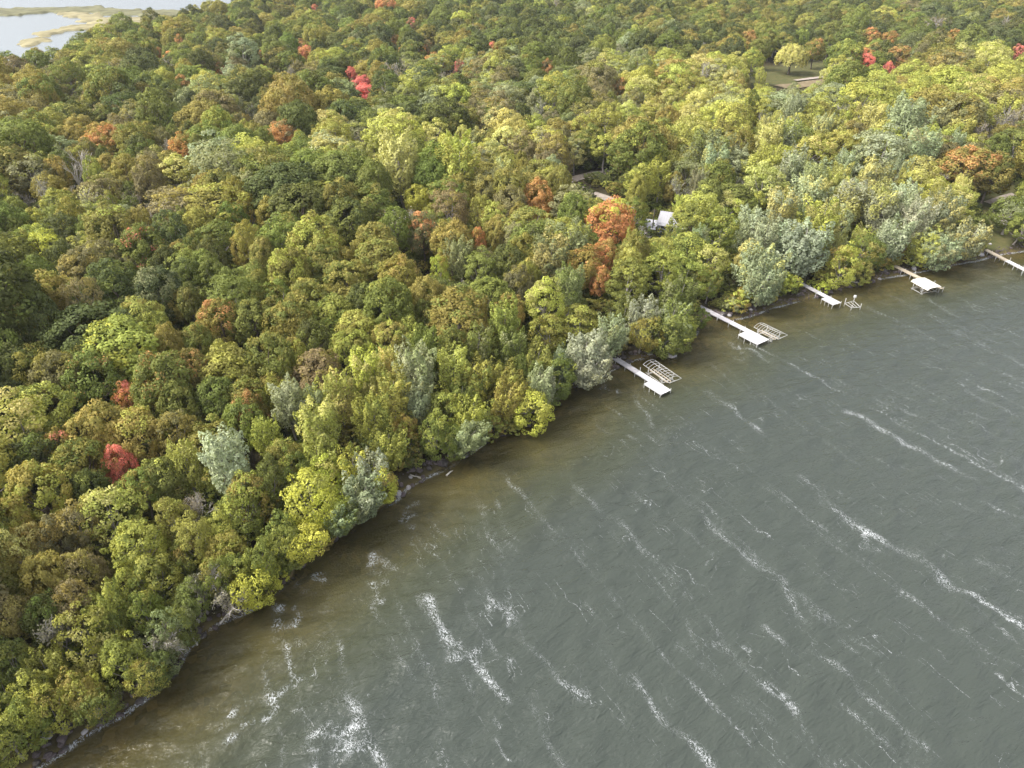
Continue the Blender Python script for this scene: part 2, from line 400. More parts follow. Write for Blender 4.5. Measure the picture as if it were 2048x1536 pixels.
deep = ramp(t, math_(t, 'MULTIPLY', da, 0.4), [(0.0, (0.098, 0.083, 0.030)), (0.30, (0.085, 0.078, 0.031)), (0.62, (0.055, 0.062, 0.038)), (1.0, (0.052, 0.061, 0.051))])
bn = noise(t, rotmap(1.3, 3.6), 1.0, 5, 0.6, 0.5)          # short crests across the wind
bn2 = noise(t, rotmap(0.35, 0.9), 1.0, 3, 0.6, 0.3)
hgt = math_(t, 'ADD', bn.outputs[0], math_(t, 'MULTIPLY', bn2.outputs[0], 0.35))
bp = N(t, 'ShaderNodeBump'); bp.inputs['Strength'].default_value = 0.85; bp.inputs['Distance'].default_value = 0.6
t.links.new(hgt, bp.inputs['Height'])
df = N(t, 'ShaderNodeBsdfDiffuse'); t.links.new(deep.outputs[0], df.inputs[0]); t.links.new(bp.outputs[0], df.inputs['Normal'])
tp = N(t, 'ShaderNodeBsdfTransparent'); tp.inputs[0].default_value = (0.90, 0.84, 0.62, 1)
m1 = N(t, 'ShaderNodeMixShader'); t.links.new(turb, m1.inputs[0]); t.links.new(tp.outputs[0], m1.inputs[1]); t.links.new(df.outputs[0], m1.inputs[2])
fr = N(t, 'ShaderNodeFresnel'); fr.inputs['IOR'].default_value = 1.333; t.links.new(bp.outputs[0], fr.inputs['Normal'])
gl = N(t, 'ShaderNodeBsdfGlossy'); gl.inputs['Roughness'].default_value = 0.12; gl.inputs[0].default_value = (1, 1, 1, 1); t.links.new(bp.outputs[0], gl.inputs['Normal'])
m2 = N(t, 'ShaderNodeMixShader'); t.links.new(fr.outputs[0], m2.inputs[0]); t.links.new(m1.outputs[0], m2.inputs[1]); t.links.new(gl.outputs[0], m2.inputs[2])
# foam: traced density broken up by a lacy noise, plus faint thin wind lines
lace = noise(t, rotmap(1.25, 0.8), 1.7, 5, 0.68, 1.2)
web = math_(t, 'ABSOLUTE', math_(t, 'SUBTRACT', lace.outputs[0], 0.5))
spk = noise(t, pos, 3.2, 3, 0.7)
str1 = noise(t, rotmap(24.0, 1.0), 1.0, 3, 0.55, 0.35)
brk = noise(t, rotmap(8.0, 4.0), 1.0, 3, 0.6)
ln1 = noise(t, rotmap(110.0, 5.0), 1.0, 2, 0.5, 0.0)
ln2 = noise(t, rotmap(60.0, 2.6), 1.0, 2, 0.5, 0.0)
l1 = math_(t, 'SUBTRACT', 1.0, math_(t, 'MULTIPLY', math_(t, 'ABSOLUTE', math_(t, 'SUBTRACT', ln1.outputs[0], 0.5)), 70.0), clamp=True)
l2 = math_(t, 'SUBTRACT', 1.0, math_(t, 'MULTIPLY', math_(t, 'ABSOLUTE', math_(t, 'SUBTRACT', ln2.outputs[0], 0.5)), 60.0), clamp=True)
line = math_(t, 'MAXIMUM', l1, math_(t, 'MULTIPLY', l2, 0.8))
line = math_(t, 'MULTIPLY', line, ramp(t, brk.outputs[0], [(0.42, 0.0), (0.60, 1.0)]).outputs[0])
line = math_(t, 'MULTIPLY', line, math_(t, 'MULTIPLY', da, 0.7, clamp=True))
dens = math_(t, 'MAXIMUM', fa, math_(t, 'MULTIPLY', line, 0.55))
wid = math_(t, 'MULTIPLY', math_(t, 'POWER', dens, 1.5), 0.085)
fmask = math_(t, 'MULTIPLY', math_(t, 'SUBTRACT', wid, web), 38.0, clamp=True)
fmask = math_(t, 'MULTIPLY', fmask, ramp(t, spk.outputs[0], [(0.36, 0.15), (0.56, 1.0)]).outputs[0])
fmask = math_(t, 'MULTIPLY', fmask, 0.85)
fd = N(t, 'ShaderNodeBsdfDiffuse'); fd.inputs[0].default_value = (0.55, 0.57, 0.58, 1)
m3 = N(t, 'ShaderNodeMixShader'); t.links.new(fmask, m3.inputs[0]); t.links.new(m2.outputs[0], m3.inputs[1]); t.links.new(fd.outputs[0], m3.inputs[2])
t.links.new(m3.outputs[0], t.nodes['Material Output'].inputs[0])
V = np.stack([X, Y, W], -1).reshape(-1, 3); Fk = F[keep]
used = np.unique(Fk); rem = np.full(len(V), -1); rem[used] = np.arange(len(used))
lake = obj('lake', mesh_np('lake', V[used], rem[Fk], True, attrs={'depth': depth.ravel()[used], 'foam': foam.ravel()[used]}, mats=[m]))
tag(lake, kind='structure')
# far lake behind the wood
m, t, b = new_mat('far_water')
b.inputs['Base Color'].default_value = (0.12, 0.14, 0.15, 1); b.inputs['Roughness'].default_value = 0.22; b.inputs['IOR'].default_value = 1.333
n1 = noise(t, geo_pos(t), 0.25, 4, 0.6); bp = N(t, 'ShaderNodeBump'); bp.inputs['Strength'].default_value = 0.25; bp.inputs['Distance'].default_value = 0.5
t.links.new(n1.outputs[0], bp.inputs['Height']); t.links.new(bp.outputs[0], b.inputs['Normal'])
fl = obj('lake', mesh_np('far_lake', [(-9000, -600, 0), (-170, -600, 0), (-170, 9000, 0), (-9000, 9000, 0)], np.array([[0, 1, 2, 3]]), mats=[m]))
tag(fl, kind='structure')

# ------------------------------------------------------------------ tree prototypes
def nrm(a): return a / (np.linalg.norm(a, axis=-1, keepdims=True) + 1e-9)
def rdirs(r, n): return nrm(r.normal(size=(n, 3)))
def leaf_mesh(name, P, Nn, size, m_, v_, r, spread=0.75, long=1.0):
    n = len(P); Lf = nrm(Nn + spread * r.normal(size=(n, 3)) * 0.6)
    Lf = np.where((Lf * Nn).sum(1, keepdims=True) < 0, -Lf, Lf)
    T = nrm(np.cross(Lf, rdirs(r, n))); Bq = np.cross(Lf, T)
    s = (size * r.uniform(0.65, 1.35, n))[:, None]
    a = P - T * s * 0.55 * long; c_ = P + T * s * 0.6 * long - Lf * s * 0.12
    b_ = P + Bq * s * 0.42 - Lf * s * 0.10; d = P - Bq * s * 0.42 - Lf * s * 0.10
    V = np.stack([a, b_, c_, d], 1).reshape(-1, 3)
    Fq = np.arange(4 * n).reshape(n, 4)
    Fq = Fq[:, ::-1]
    # winding so that the face normal follows Lf
    e1 = V[Fq[:, 1]] - V[Fq[:, 0]]; e2 = V[Fq[:, 2]] - V[Fq[:, 0]]
    flip = (np.cross(e1, e2) * Lf).sum(1) < 0
    Fq[flip] = Fq[flip][:, ::-1]
    sn = nrm(Nn * 0.65 + Lf * 0.55); sn = np.repeat(sn, 4, 0)
    return V, Fq, sn, np.repeat(m_, 4), np.repeat(v_, 4)

def crown_lobes(r, R, C, nl, kind):
    """foliage clumps on the surface of a few merged domes: (centre, radius, outward direction)"""
    dom = [(C + np.array([0, 0, 0.12 * R]), R * 0.78)]
    for i in range(r.randint(3, 6)):
        a = r.uniform(0, 6.28); k = r.uniform(0.28, 0.58) * R
        dom.append((C + np.array([k * math.cos(a), k * math.sin(a), r.uniform(-0.42, 0.28) * R]), R * r.uniform(0.42, 0.64)))
    out = []; ph = math.pi * (3 - math.sqrt(5)); zs = r.uniform(0.82, 1.3); gap = nrm(r.normal(size=3) * np.array([1, 1, .5]))
    for di, (dc, dr) in enumerate(dom):
        n = max(8, int(nl * (dr / (0.78 * R)) ** 2)); off = r.uniform(0, 6.28)
        for i in range(n):
            z = 1 - (i + 0.5) / n * 1.72; q = math.sqrt(max(0, 1 - z * z)); th = ph * i + off + r.normal(0, 0.25)
            d = np.array([q * math.cos(th), q * math.sin(th), z])
            c = dc + d * dr * r.uniform(0.80, 1.06) * (r.uniform(0.8, 1.15) if kind == 'e' else 1)
            if any(np.linalg.norm(c - oc) < orr * 0.80 for j, (oc, orr) in enumerate(dom) if j != di): continue
            if kind == 'e' and r.rand() < 0.12: continue
            d2 = nrm(d + nrm(c - C))
            if d2 @ gap > 0.95 or r.rand() < 0.05: continue
            c = C + (c - C) * np.array([1, 1, zs])
            out.append((c, R * r.uniform(0.13, 0.25) * (1.0 if kind == 'm' else r.uniform(0.85, 1.25)), d2))
    return out
def trunk_mb(r, targets, H0, rad, fork):
    mb = MB()
    bend = r.normal(0, 0.25, 2)
    base = np.array([0, 0, -0.6]); f = np.array([bend[0], bend[1], fork])
    mid = f * 0.5; mid[0] += r.normal(0, .12); mid[2] = fork * 0.5
    top = np.array([bend[0] * 1.6, bend[1] * 1.6, H0])
    mb.tube([base, (0, 0, 0.4), mid, f, (f + top) / 2 + r.normal(0, .15, 3), top], [rad * 1.5, rad * 1.1, rad * 0.95, rad * 0.8, rad * 0.45, rad * 0.1], 6)
    for c in targets:
        s = f + (top - f) * r.uniform(0.0, 0.55) - np.array([0, 0, r.uniform(0, .6)])
        k = (s + c) / 2 + np.array([0, 0, -0.25]) + r.normal(0, .25, 3)
        mb.tube([s, k, c], [rad * 0.42, rad * 0.26, rad * 0.07], 5, caps=False)
    return mb

def proto_maple(seed, kind='m', R=5.0, nl=70, leaf=0.32, per=80, zc=8.6, H=13.5, low=False):
    r = np.random.RandomState(seed); C = np.array([0, 0, zc])
    L = crown_lobes(r, R, C, nl, kind); P = []; Nn = []; mm = []; vv = []
    for c, lr, d in L:
        n = int(per * (lr / (0.19 * R)) ** 2 * r.uniform(0.8, 1.2) * (0.75 if kind == 'e' else 1))
        q = rdirs(r, int(n * 1.9)); q = q[(q @ d) > -0.25][:n]
        flat = np.array([1.05, 1.05, 0.85 if kind == 'm' else 0.62])
        sh = r.uniform(0.68, 1.06, len(q))[:, None]
        p = c + q * lr * flat * sh
        P.append(p); Nn.append(nrm(q * 0.8 + d * 0.35 + np.array([0, 0, 0.25])))
        lm = r.rand()
        mm.append(np.clip(0.55 * lm + 0.25 * (p[:, 2] - zc + R) / (2 * R) + r.normal(0, 0.09, len(q)) + 0.1, 0, 1))
        vv.append(np.clip(0.5 + r.normal(0, 0.10) + r.normal(0, 0.16, len(q)), 0, 1))
    P = np.concatenate(P); Nn = np.concatenate(Nn)
    g = leaf_mesh('crown', P, Nn, leaf, np.concatenate(mm), np.concatenate(vv), r)
    tg = [L[i][0] for i in r.choice(len(L), 9, replace=False)]
    return g, trunk_mb(r, tg, zc + R * 0.3, 0.30 if R > 3 else 0.1, max(0.8, zc - R * 0.75))

def proto_poplar(seed, R=4.2, npl=44, leaf=0.30, per=150, H=17.0, lift=0.0):
    r = np.random.RandomState(seed); P = []; Nn = []; mm = []; vv = []; tg = []
    ph = math.pi * (3 - math.sqrt(5)); w1 = r.uniform(0, 6.28)
    for i in range(npl):
        k = (i + 0.5) / npl; z0 = 3.6 + lift + (H - 8.0 - lift) * k ** 0.85
        prof = R * (0.55 + 0.5 * math.sin(math.pi * min(1, 0.18 + 0.80 * (1 - k))))
        th = ph * i + r.normal(0, .2); out = prof * r.uniform(0.30, 0.72) * (1 + 0.2 * math.sin(2 * th + w1))
        b0 = np.array([out * math.cos(th) * 0.75, out * math.sin(th) * 0.75, z0])
        el = math.radians(r.uniform(38, 72) + 14 * k)
        ax = np.array([math.cos(th) * math.cos(el), math.sin(th) * math.cos(el), math.sin(el)])
        ln = r.uniform(2.6, 4.4); pr = r.uniform(0.75, 1.25)
        n = int(per * r.uniform(0.8, 1.2)); tt = r.uniform(0, 1, n) ** 0.85
        q = rdirs(r, n); q = nrm(q - (q @ ax)[:, None] * ax)
        rad = pr * np.sin(np.clip(tt * 0.86 + 0.14, 0, 1) * math.pi) ** 0.75 * r.uniform(0.6, 1.1, n)
        p = b0 + ax * (tt * ln)[:, None] + q * rad[:, None]
        P.append(p); Nn.append(nrm(q * 0.75 + ax * 0.45 + np.array([0, 0, .2]) + nrm(b0 * np.array([1, 1, 0]) + 1e-6) * 0.25))
        lm = r.rand()
        mm.append(np.clip(0.6 * lm + 0.2 * tt + r.normal(0, .1, n) + .1, 0, 1)); vv.append(np.clip(0.5 + r.normal(0, .09) + r.normal(0, .22, n), 0, 1))
        if i % 3 == 0: tg.append(b0 + ax * ln * 0.7)
    g = leaf_mesh('crown', np.concatenate(P), np.concatenate(Nn), leaf, np.concatenate(mm), np.concatenate(vv), r, 0.9, 1.25)
    return g, trunk_mb(r, tg, H * 0.8, 0.30, 3.5 + lift)

def proto_willow(seed, R=5.0):
    r = np.random.RandomState(seed); P = []; Nn = []; mm = []; vv = []
    for i in range(170):
        d = rdirs(r, 1)[0]; d[2] = abs(d[2]); d = nrm(d)
        s = np.array([0, 0, 8.0]) + d * R * r.uniform(0.8, 1.0) * np.array([1, 1, 0.95]); ln = r.uniform(2.0, 5.5)
        n = 55; tt = r.uniform(0, 1, n)
        p = s + np.stack([d[0] * 0.8 * tt, d[1] * 0.8 * tt, -ln * tt], 1) + r.normal(0, .22, (n, 3))
        P.append(p); Nn.append(nrm(np.tile(d * np.array([1, 1, .6]) + np.array([0, 0, .35]), (n, 1)) + r.normal(0, .15, (n, 3))))
        mm.append(r.uniform(0, 1, n)); vv.append(np.clip(0.55 + r.normal(0, .1) + r.normal(0, .15, n), 0, 1))
    g = leaf_mesh('crown', np.concatenate(P), np.concatenate(Nn), 0.34, np.concatenate(mm), np.concatenate(vv), r, 0.7, 1.4)
    return g, trunk_mb(r, [np.array([2.5, 1, 9]), np.array([-2, 2, 9]), np.array([0, -2.5, 9.5])], 11, .4, 4)

def branches(r, lvl, s, d, ln, rad, out, spread):
    e = s + d * ln; k = (s + e) / 2 + r.normal(0, 0.06 * ln, 3)
    out.append(((s, k, e), (rad, rad * 0.8, rad * 0.55)))
    if lvl == 0: return
    for i in range(r.randint(3, 5)):
        a = s + (e - s) * r.uniform(0.35, 1.0)
        nd = nrm(d + spread * r.normal(size=3) + np.array([0, 0, 0.12]))
        branches(r, lvl - 1, a, nd, ln * r.uniform(0.55, 0.78), rad * 0.5, out, spread)
def proto_bare(seed, leaves=0, lvl=4, H=5.0, spread=0.45):
    r = np.random.RandomState(seed); out = []
    branches(r, lvl, np.array([0, 0, 0.0]), nrm(np.array([r.normal(0, .06), r.normal(0, .06), 1.0])), H, 0.24, out, spread)
    tr = MB(); br = MB(); ends = []
    for i, (p, q) in enumerate(out):
        if q[0] > 0.10: tr.tube(p, q, 6, False)
        else: br.tube(p, [max(x, 0.036) for x in q], 3, False); ends.append(p[2])
    tr.tube([(0, 0, -0.6), (0, 0, 0.3)], 0.27, 6, False)
    ends = np.array(ends); g = None
    if leaves:
        P = ends[r.choice(len(ends), leaves)] + r.normal(0, .35, (leaves, 3))
        Nn = nrm(P - np.array([0, 0, 7.0]) + np.array([0, 0, 2.0]))
        g = leaf_mesh('crown', P, Nn, 0.30, r.uniform(0, 1, leaves), np.clip(r.normal(.5, .2, leaves), 0, 1), r)
    return g, tr, br

def leaf_me(name, g):
    V, Fq, sn, mm, vv = g
    return mesh_np(name, V, Fq, True, sn, {'m': mm, 'v': vv}, [M['leaf']])
PROTO = {}          # kind -> list of dict(parts=[(name, mesh)], zc, R)
def reg(kind, parts, zc, R): PROTO.setdefault(kind, []).append(dict(parts=parts, zc=zc, R=R))
for s in range(9):
    g, tr = proto_maple(100 + s, 'm', 5.0, 70 + 6 * (s % 3)); reg('m', [('trunk', tr.mesh('trunk', M['bark'], True)), ('crown', leaf_me('crown', g))], 8.8, 5.0)
for s in range(5):
    g, tr = proto_maple(200 + s, 'e', 5.0, 60, 0.31, 84); reg('e', [('trunk', tr.mesh('trunk', M['greybark'], True)), ('crown', leaf_me('crown', g))], 8.8, 5.0)
for s in range(5):
    g, tr = proto_poplar(300 + s, lift=(0, 0, 0.8, 1.5, 0)[s]); reg('p', [('trunk', tr.mesh('trunk', M['greybark'], True)), ('crown', leaf_me('crown', g))], 9.6, 4.6)
for s in range(4):
    g, tr = proto_maple(250 + s, 'e', 5.0, 66, 0.31, 84, 5.2); reg('E', [('trunk', tr.mesh('trunk', M['greybark'], True)), ('crown', leaf_me('crown', g))], 5.4, 5.0)
for s in range(3):
    g, tr = proto_poplar(350 + s, 4.8, 52, 0.30, 140, 12.5, -2.6); reg('P', [('trunk', tr.mesh('trunk', M['greybark'], True)), ('crown', leaf_me('crown', g))], 7.2, 4.6)
g, tr = proto_willow(400); reg('w', [('trunk', tr.mesh('trunk', M['bark'], True)), ('crown', leaf_me('crown', g))], 8.0, 5.2)
for s in range(3):
    g, tr, br = proto_bare(500 + s, 700); reg('n', [('trunk', tr.mesh('trunk', M['greybark'], True)), ('branches', br.mesh('branches', M['twig'])), ('crown', leaf_me('crown', g))], 9.0, 4.5)
for s in range(2):
    g, tr, br = proto_bare(520 + s, 0, 2 + s, 6.5, 0.33); reg('x', [('trunk', tr.mesh('trunk', M['palebark'], True)), ('branches', br.mesh('branches', M['palebark']))], 8.0, 3.0)
for s in range(4):
    g, tr = proto_maple(600 + s, 'e', 2.2, 30, 0.27, 40, 1.7, 3.5); tr2 = MB(); rr = np.random.RandomState(s)
    for i in range(5): a = rr.uniform(0, 6.28); tr2.tube([(0, 0, -0.3), (0.6 * math.cos(a), 0.6 * math.sin(a), 1.0), (1.5 * math.cos(a), 1.5 * math.sin(a), 2.0)], [.06, .045, .015], 4, False)
    reg('h', [('stems', tr2.mesh('stems', M['bark'])), ('crown', leaf_me('crown', g))], 1.7, 2.2)

# leaf colours as seen in the picture, turned to reflectance
TINT = {'g': (128,138,56), 'd': (100,106,50), 't': (100,110,60), 'o': (152,144,60), 'y': (178,180,70), 'Y': (196,200,62), 'L': (194,188,102), 's': (162,170,126),
        'S': (180,187,150), 'q': (148,152,100), 'O': (214,154,84), 'a': (168,152,68), 'r': (226,126,108), 'b': (142,134,86), 'n': (146,138,112)}
KLEAF = 0.99
TINT = {k: tuple(KLEAF * (0.84 * x + 0.16 * sum(lin(*c)) / 3) for x in lin(*c)) for k, c in TINT.items()}
WORD = {'g': 'mid green', 'd': 'dark green', 't': 'deep bluish green', 'o': 'olive green', 'y': 'yellow-green', 'Y': 'bright lemon yellow', 'L': 'pale straw yellow',
        's': 'silvery grey-green', 'S': 'bright silver-white', 'q': 'dull grey-green', 'O': 'orange', 'a': 'amber', 'r': 'red', 'b': 'brownish', 'n': 'grey'}
KIND = {'m': ('maple_tree', 'round-crowned maple'), 'e': ('elm_tree', 'loose spreading elm'), 'p': ('poplar_tree', 'plume-crowned poplar'), 'w': ('willow_tree', 'drooping willow'),
        'n': ('bare_tree', 'nearly leafless grey tree'), 'x': ('dead_tree', 'dead bleached tree'), 'h': ('shrub', 'low shrub'), 'E': ('elm_tree', 'low-branched elm'), 'P': ('poplar_tree', 'low-branched poplar')}

# (u, v, radius px, kind, leaf code, turned-leaf code, share turned)
LM = """20 1485 50 e y g .3|50 1432 42 e g y .3|85 1330 38 p y L .3|60 1395 42 e y g .4|105 1425 36 e y a .2|175 1290 54 e L y .5|165 1395 42 e y a .45|195 1430 40 e g a .4
265 1345 46 e g y .3|302 1372 34 e y a .4|335 1338 36 e t g .3|110 1265 24 n n n 0|20 1325 36 e d g .3|12 1400 32 e d g .3|215 1258 36 e g y .2|320 1272 36 e q g .3|330 1262 24 n n n 0
85 1000 62 m y a .5|25 1062 44 m a y .4|60 1095 44 m a L .4|35 1135 44 e L a .3|20 1190 44 m g o .3|100 1172 48 m a o .4|118 1080 40 m b a .4|160 1062 44 e b a .4|165 1150 44 m b o .4|155 1212 40 m b a .3
215 1030 58 e y L .4|280 1085 54 e y g .3|310 1160 52 e y g .3|268 1182 38 e y g .3|215 1222 44 p y g .3|290 1228 38 e g y .2|385 1020 34 n n y 0|392 1165 28 n n n 0|100 1240 40 m d g .3|30 1238 40 m a b .3|350 1042 40 e o y .3
20 740 58 m d g .2|10 800 44 m d t .3|70 722 44 m g o .3|60 765 38 m o g .3|120 762 48 m b o .3|190 768 56 m g O .12|240 738 40 m g y .2|38 862 72 e y L .4|92 830 58 e y g .3|72 912 52 m t g .3
208 862 56 m a o .4|272 865 56 m a y .3|130 902 34 m a r .15|160 935 56 m o g .3|235 932 22 m r O .3|255 800 16 m O r .35|330 780 64 m g O .12|290 792 34 m y O .3|360 825 40 m g o .2|355 872 42 e o b .3
330 950 44 m g y .2|280 982 42 m g o .3|375 932 38 p y L .2|150 985 38 m d g .2|190 992 38 m d g .2
455 745 64 m o y .4|500 802 44 m g o .3|440 802 44 m g d .3|540 730 54 m g o .3|392 762 40 m o O .2|640 745 48 m b o .3|580 815 44 p q s .5|680 795 44 p L y .5|640 865 54 p y L .3|500 826 34 m o O .3|490 852 44 m g d .2
455 925 58 p S s .3|535 875 34 p y g .2|430 872 44 e o g .3|640 920 44 p y L .3|570 922 38 e o g .3|690 920 44 p y g .3|735 935 44 p s S .3|720 990 48 p s S .3|590 960 38 e g y .2|545 972 34 e d g .2
500 988 44 e a y .4|618 1002 62 e Y y .3|655 1012 42 e Y y .3|650 962 38 e Y L .3|710 1012 36 p q s .3|480 1040 48 e g y .3|440 1072 42 e y g .3|460 1102 38 e o y .3|550 1075 38 e g y .2|580 1105 36 e g y .2
628 1098 40 e Y a .15|470 1150 42 e g y .3|512 1132 38 e g y .2|516 1192 46 e Y Y 0|430 1152 38 e g o .3|385 1200 38 e g d .3|368 1262 38 e g q .3|445 1202 22 n n n 0|690 1045 34 e g y .2|702 1060 24 p s g .3|390 1082 38 e o y .3|380 1122 34 e g o .3
735 760 44 p y L .3|748 772 38 p L y .3|782 745 30 p L y .3|835 760 50 p s q .3|832 802 38 p s q .3|790 802 44 p y g .2|745 842 44 p y g .2|905 740 44 p y g .3|912 790 44 p g y .3|955 760 48 p y g .3|1005 758 42 p o y .4|1012 792 38 p a y .4
875 832 42 e y g .3|940 832 42 p y g .3|815 865 28 e a y .3|770 880 40 p y g .3|868 872 38 e g y .3|910 890 28 e g o .2|945 872 38 p q s .3|1012 850 24 h g g 0|1078 832 44 e Y y .45|770 985 38 e Y a .3
1070 772 34 p s q .3|1050 740 38 p g y .2|850 706 42 p g y .2|960 700 40 p g q .2|1015 540 38 m g t .3|1035 582 34 m b o .3|1100 515 50 p L q .4|1165 530 44 m a O .2|1210 508 30 m O a .4|1204 562 18 m O a .3
1255 560 44 e g y .2|1326 532 44 e y g .3|1350 592 44 p g q .3|1090 612 42 e y L .3|1020 622 34 m a o .3|1140 590 34 p q g .3|1010 662 38 p g y .2|1025 702 38 p g q .2|1100 672 42 e y o .4|1160 650 42 e o y .4
1170 702 52 p S s .3|1190 726 46 p S s .3|1215 665 34 p s q .3|1128 732 22 p s g .2|1280 630 38 p S q .4|1290 680 34 e o y .3|1335 640 44 p g q .3|1345 682 42 e g y .2|1364 664 26 e y g .3|1088 772 32 p s q .3|1112 766 38 e g y .2|1018 772 36 p a y .4|1060 722 42 p y g .3
1378 505 42 m g y .3|1360 560 44 e y g .3|1415 520 38 e L y .4|1455 420 32 e Y L .5|1500 462 40 p s S .3|1530 485 34 p S s .3|1600 492 62 p S s .3|1510 532 50 p s L .3|1520 562 40 p s q .3|1640 452 44 p y L .3
1440 472 38 e g y .2|1480 602 26 h a y .4|1530 590 30 h o y .4|1566 566 26 h y g .3|1680 540 36 e y a .3|1720 502 38 e g o .3|1730 552 30 h o a .3|1560 430 44 p L s .4|1620 392 46 p s L .4|1700 402 46 p L s .4|1760 420 42 p s L .4
1840 372 46 e y L .3|1835 350 38 e L y .3|1780 470 40 p s S .4|1830 440 38 p S s .4|1890 430 40 p s L .4|1935 470 42 p s L .4|1900 500 38 p s q .4|1850 500 36 e y s .3|1930 330 58 m a O .35|1985 350 40 m a g .4|1840 310 44 p s q .3
1915 402 38 e y L .3|1680 300 40 m a y .4|1620 310 44 e y L .3|1705 270 34 m b a .4|2038 462 30 e g y .3|2020 430 40 e g q .3|1750 360 44 p L q .4
170 345 20 x n n 0|155 360 18 x n n 0|190 405 34 n L n 0|105 400 36 n n n 0|275 400 26 n n o 0|378 490 20 x n n 0|290 505 46 m g r .18|95 500 36 e Y y .4|355 345 44 e L y .3|215 285 40 m a O .4|210 300 30 m a O .4|370 305 30 m O a .4|165 275 38 m o a .3
345 480 38 m t g .3|200 520 46 m b o .3|130 470 44 m t g .3|60 345 46 e q y .2|75 340 34 e g y .3
565 278 36 m O b .3|835 400 30 m Y y .3|1075 400 34 m O a .2|1225 452 46 m O Y .25|955 482 20 m O a .3|880 545 18 e Y a .3|845 470 34 m b O .3|900 425 42 e b a .2|1020 410 36 m b o .3|870 270 32 e L y .3|735 300 30 e L y .4
600 415 60 m g d .3|570 480 52 m g o .2|530 520 30 m o a .3|700 440 48 m g t .3|760 520 50 m o g .3|800 560 46 m o a .25|690 560 50 m o g .3|620 610 46 m g o .3|650 540 44 m g o .3|500 430 24 e a y .3|540 440 26 e a o .3
240 690 78 m Y y .6|310 665 34 m y g .3|440 645 42 m o O .25|500 640 44 m g o .2|580 645 46 m o g .3|715 655 46 m o y .4|780 680 40 m a y .3|700 700 44 m y o .3|400 690 34 m g o .2|160 545 40 m b a .4|230 580 54 m t g .3|320 590 50 m t q .3|380 560 36 m g t .3
725 172 24 m r r 0|730 185 22 m r r 0|705 160 16 m r r .0|615 108 18 m O r .3|825 55 14 m b r .4|605 95 14 m b O .3|920 140 13 m r b .5|985 102 13 m O r .4|1095 138 18 m O b .4|855 95 13 m O b .6|790 85 12 m O b .4|1240 185 18 m O b .4|525 120 11 m O b .5|630 25 10 m r O .3|365 175 18 m O g .4|360 90 11 m O o .4|440 145 12 m O r .3|320 110 9 m O o .4
1585 108 30 w L y .4|1780 78 18 m O a .4|1800 110 28 m O a .5|1725 132 22 m r r 0|1775 142 12 m r O .3|1740 75 20 m a O .3|2035 110 16 m O r .5|1905 80 20 m a O .4|1495 85 20 m a O .3|1855 50 26 n n n 0|1630 100 22 m o O .2|1520 100 24 m g a .2
1400 160 26 n n n 0|900 155 22 n n n 0|575 155 18 n n n 0|150 195 18 n n n 0|500 240 22 n n n 0|335 265 28 n b n 0|950 270 20 n n n 0|1080 225 28 n q n 0|1360 385 26 n q n 0|1690 245 26 n n n 0|1520 240 22 n L n 0|1960 280 26 n n n 0|40 400 22 n n n 0
1255 235 26 e y L .3|1300 225 26 e y L .3|1340 205 26 e L y .3|1010 320 26 e y L .3|1150 300 24 e L q .3|1050 300 32 m b a .3|1210 290 34 e y o .3|970 390 34 m o b .3""".replace('\n', '|').split('|')
PAL = """. . gdoO gdod gdgo dgto gddO gdto gddt gdtq dtgo gdod gdto gdaO gdtb gdta
goab gdob dgto dqgb dgab dgto gqtn gqob gqqt gqyb yyLa yyLo yyqo yyLg yybo yyob
gqao goab gbao yqga ggyb yLgq yyLg yLab oabq yogb yogq yoLq ysLq Lsqy sLyb aobg
ggyo gqob gyob ggdo gddo gddo ggbo goba ogqa gqoy ggyq yLqg Lsyq sLyq sLqy ggsa
gdob obgq gqod godg gogo dggo dgoo gogq qgob gygo gyqy sqyg sqyo sqyg gqys ggyo
ddgg ggyd gdgo oggo ggao gaog yogq qgyg gqyo qyg gyq gy gy gy gy gy
yogd goag ogga ggoo gqgy yyqs yysq yygo yyg gy gy gy gy gy gy gy
yyog ogag ggyq ysgq yygq yysq gy gy gy gy gy gy gy gy gy gy
aaob byyo ygog ggyo ggy gy gy gy gy gy gy gy gy gy gy gy
aagb obyg ggyg ggy gy gy gy gy gy gy gy gy gy gy gy gy
ddgg yggd gyg gy gy gy gy gy gy gy gy gy gy gy gy gy
gyy gya gy gy gy gy gy gy gy gy gy gy gy gy gy gy""".split('\n')
PAL = [l.split() for l in PAL]; PAL[0][0] = 'goa'; PAL[0][1] = 'ogga'
rng = np.random.RandomState(11)
import time; T0 = time.time()
TREES = []   # dict(x,y,z,kind,pi,rot,sx,sz,c1,c2,amt,u,v,dep,r,lm)
CLEARPX = [[(1300,444),(1328,428),(1331,440),(1328,458),(1310,466),(1320,470),(1296,447),(1308,436),(1322,428),(1325,440),(1320,462),(1314,455)],
           [(1150,372),(1175,383),(1205,395),(1228,404),(1150,360),(1175,350),(1210,347),(1195,392)],
           [(1500,178),(1540,172),(1580,165),(1620,160),(1645,158),(1560,182),(1600,182),(1640,170)],
           [(1962,400),(1975,420),(1985,440),(1980,460),(1970,480),(1995,480),(1990,400),(1965,490),(2000,455)]]
CLEARPX = [p for q in CLEARPX for p in q]
DOCKPX = [(1603,567),(1408,615),(1418,621),(1606,569),(1613,574),(1800,535),(1808,540),(1975,500),(1232,716),(1240,722),(1262,735),(1280,748),(1310,770),(1300,735),(1330,755),(1430,628),(1450,640),(1480,655),(1520,680),(1620,578),(1650,592),(1670,602),(1820,545),(1850,560),(1985,508),(2010,520)]
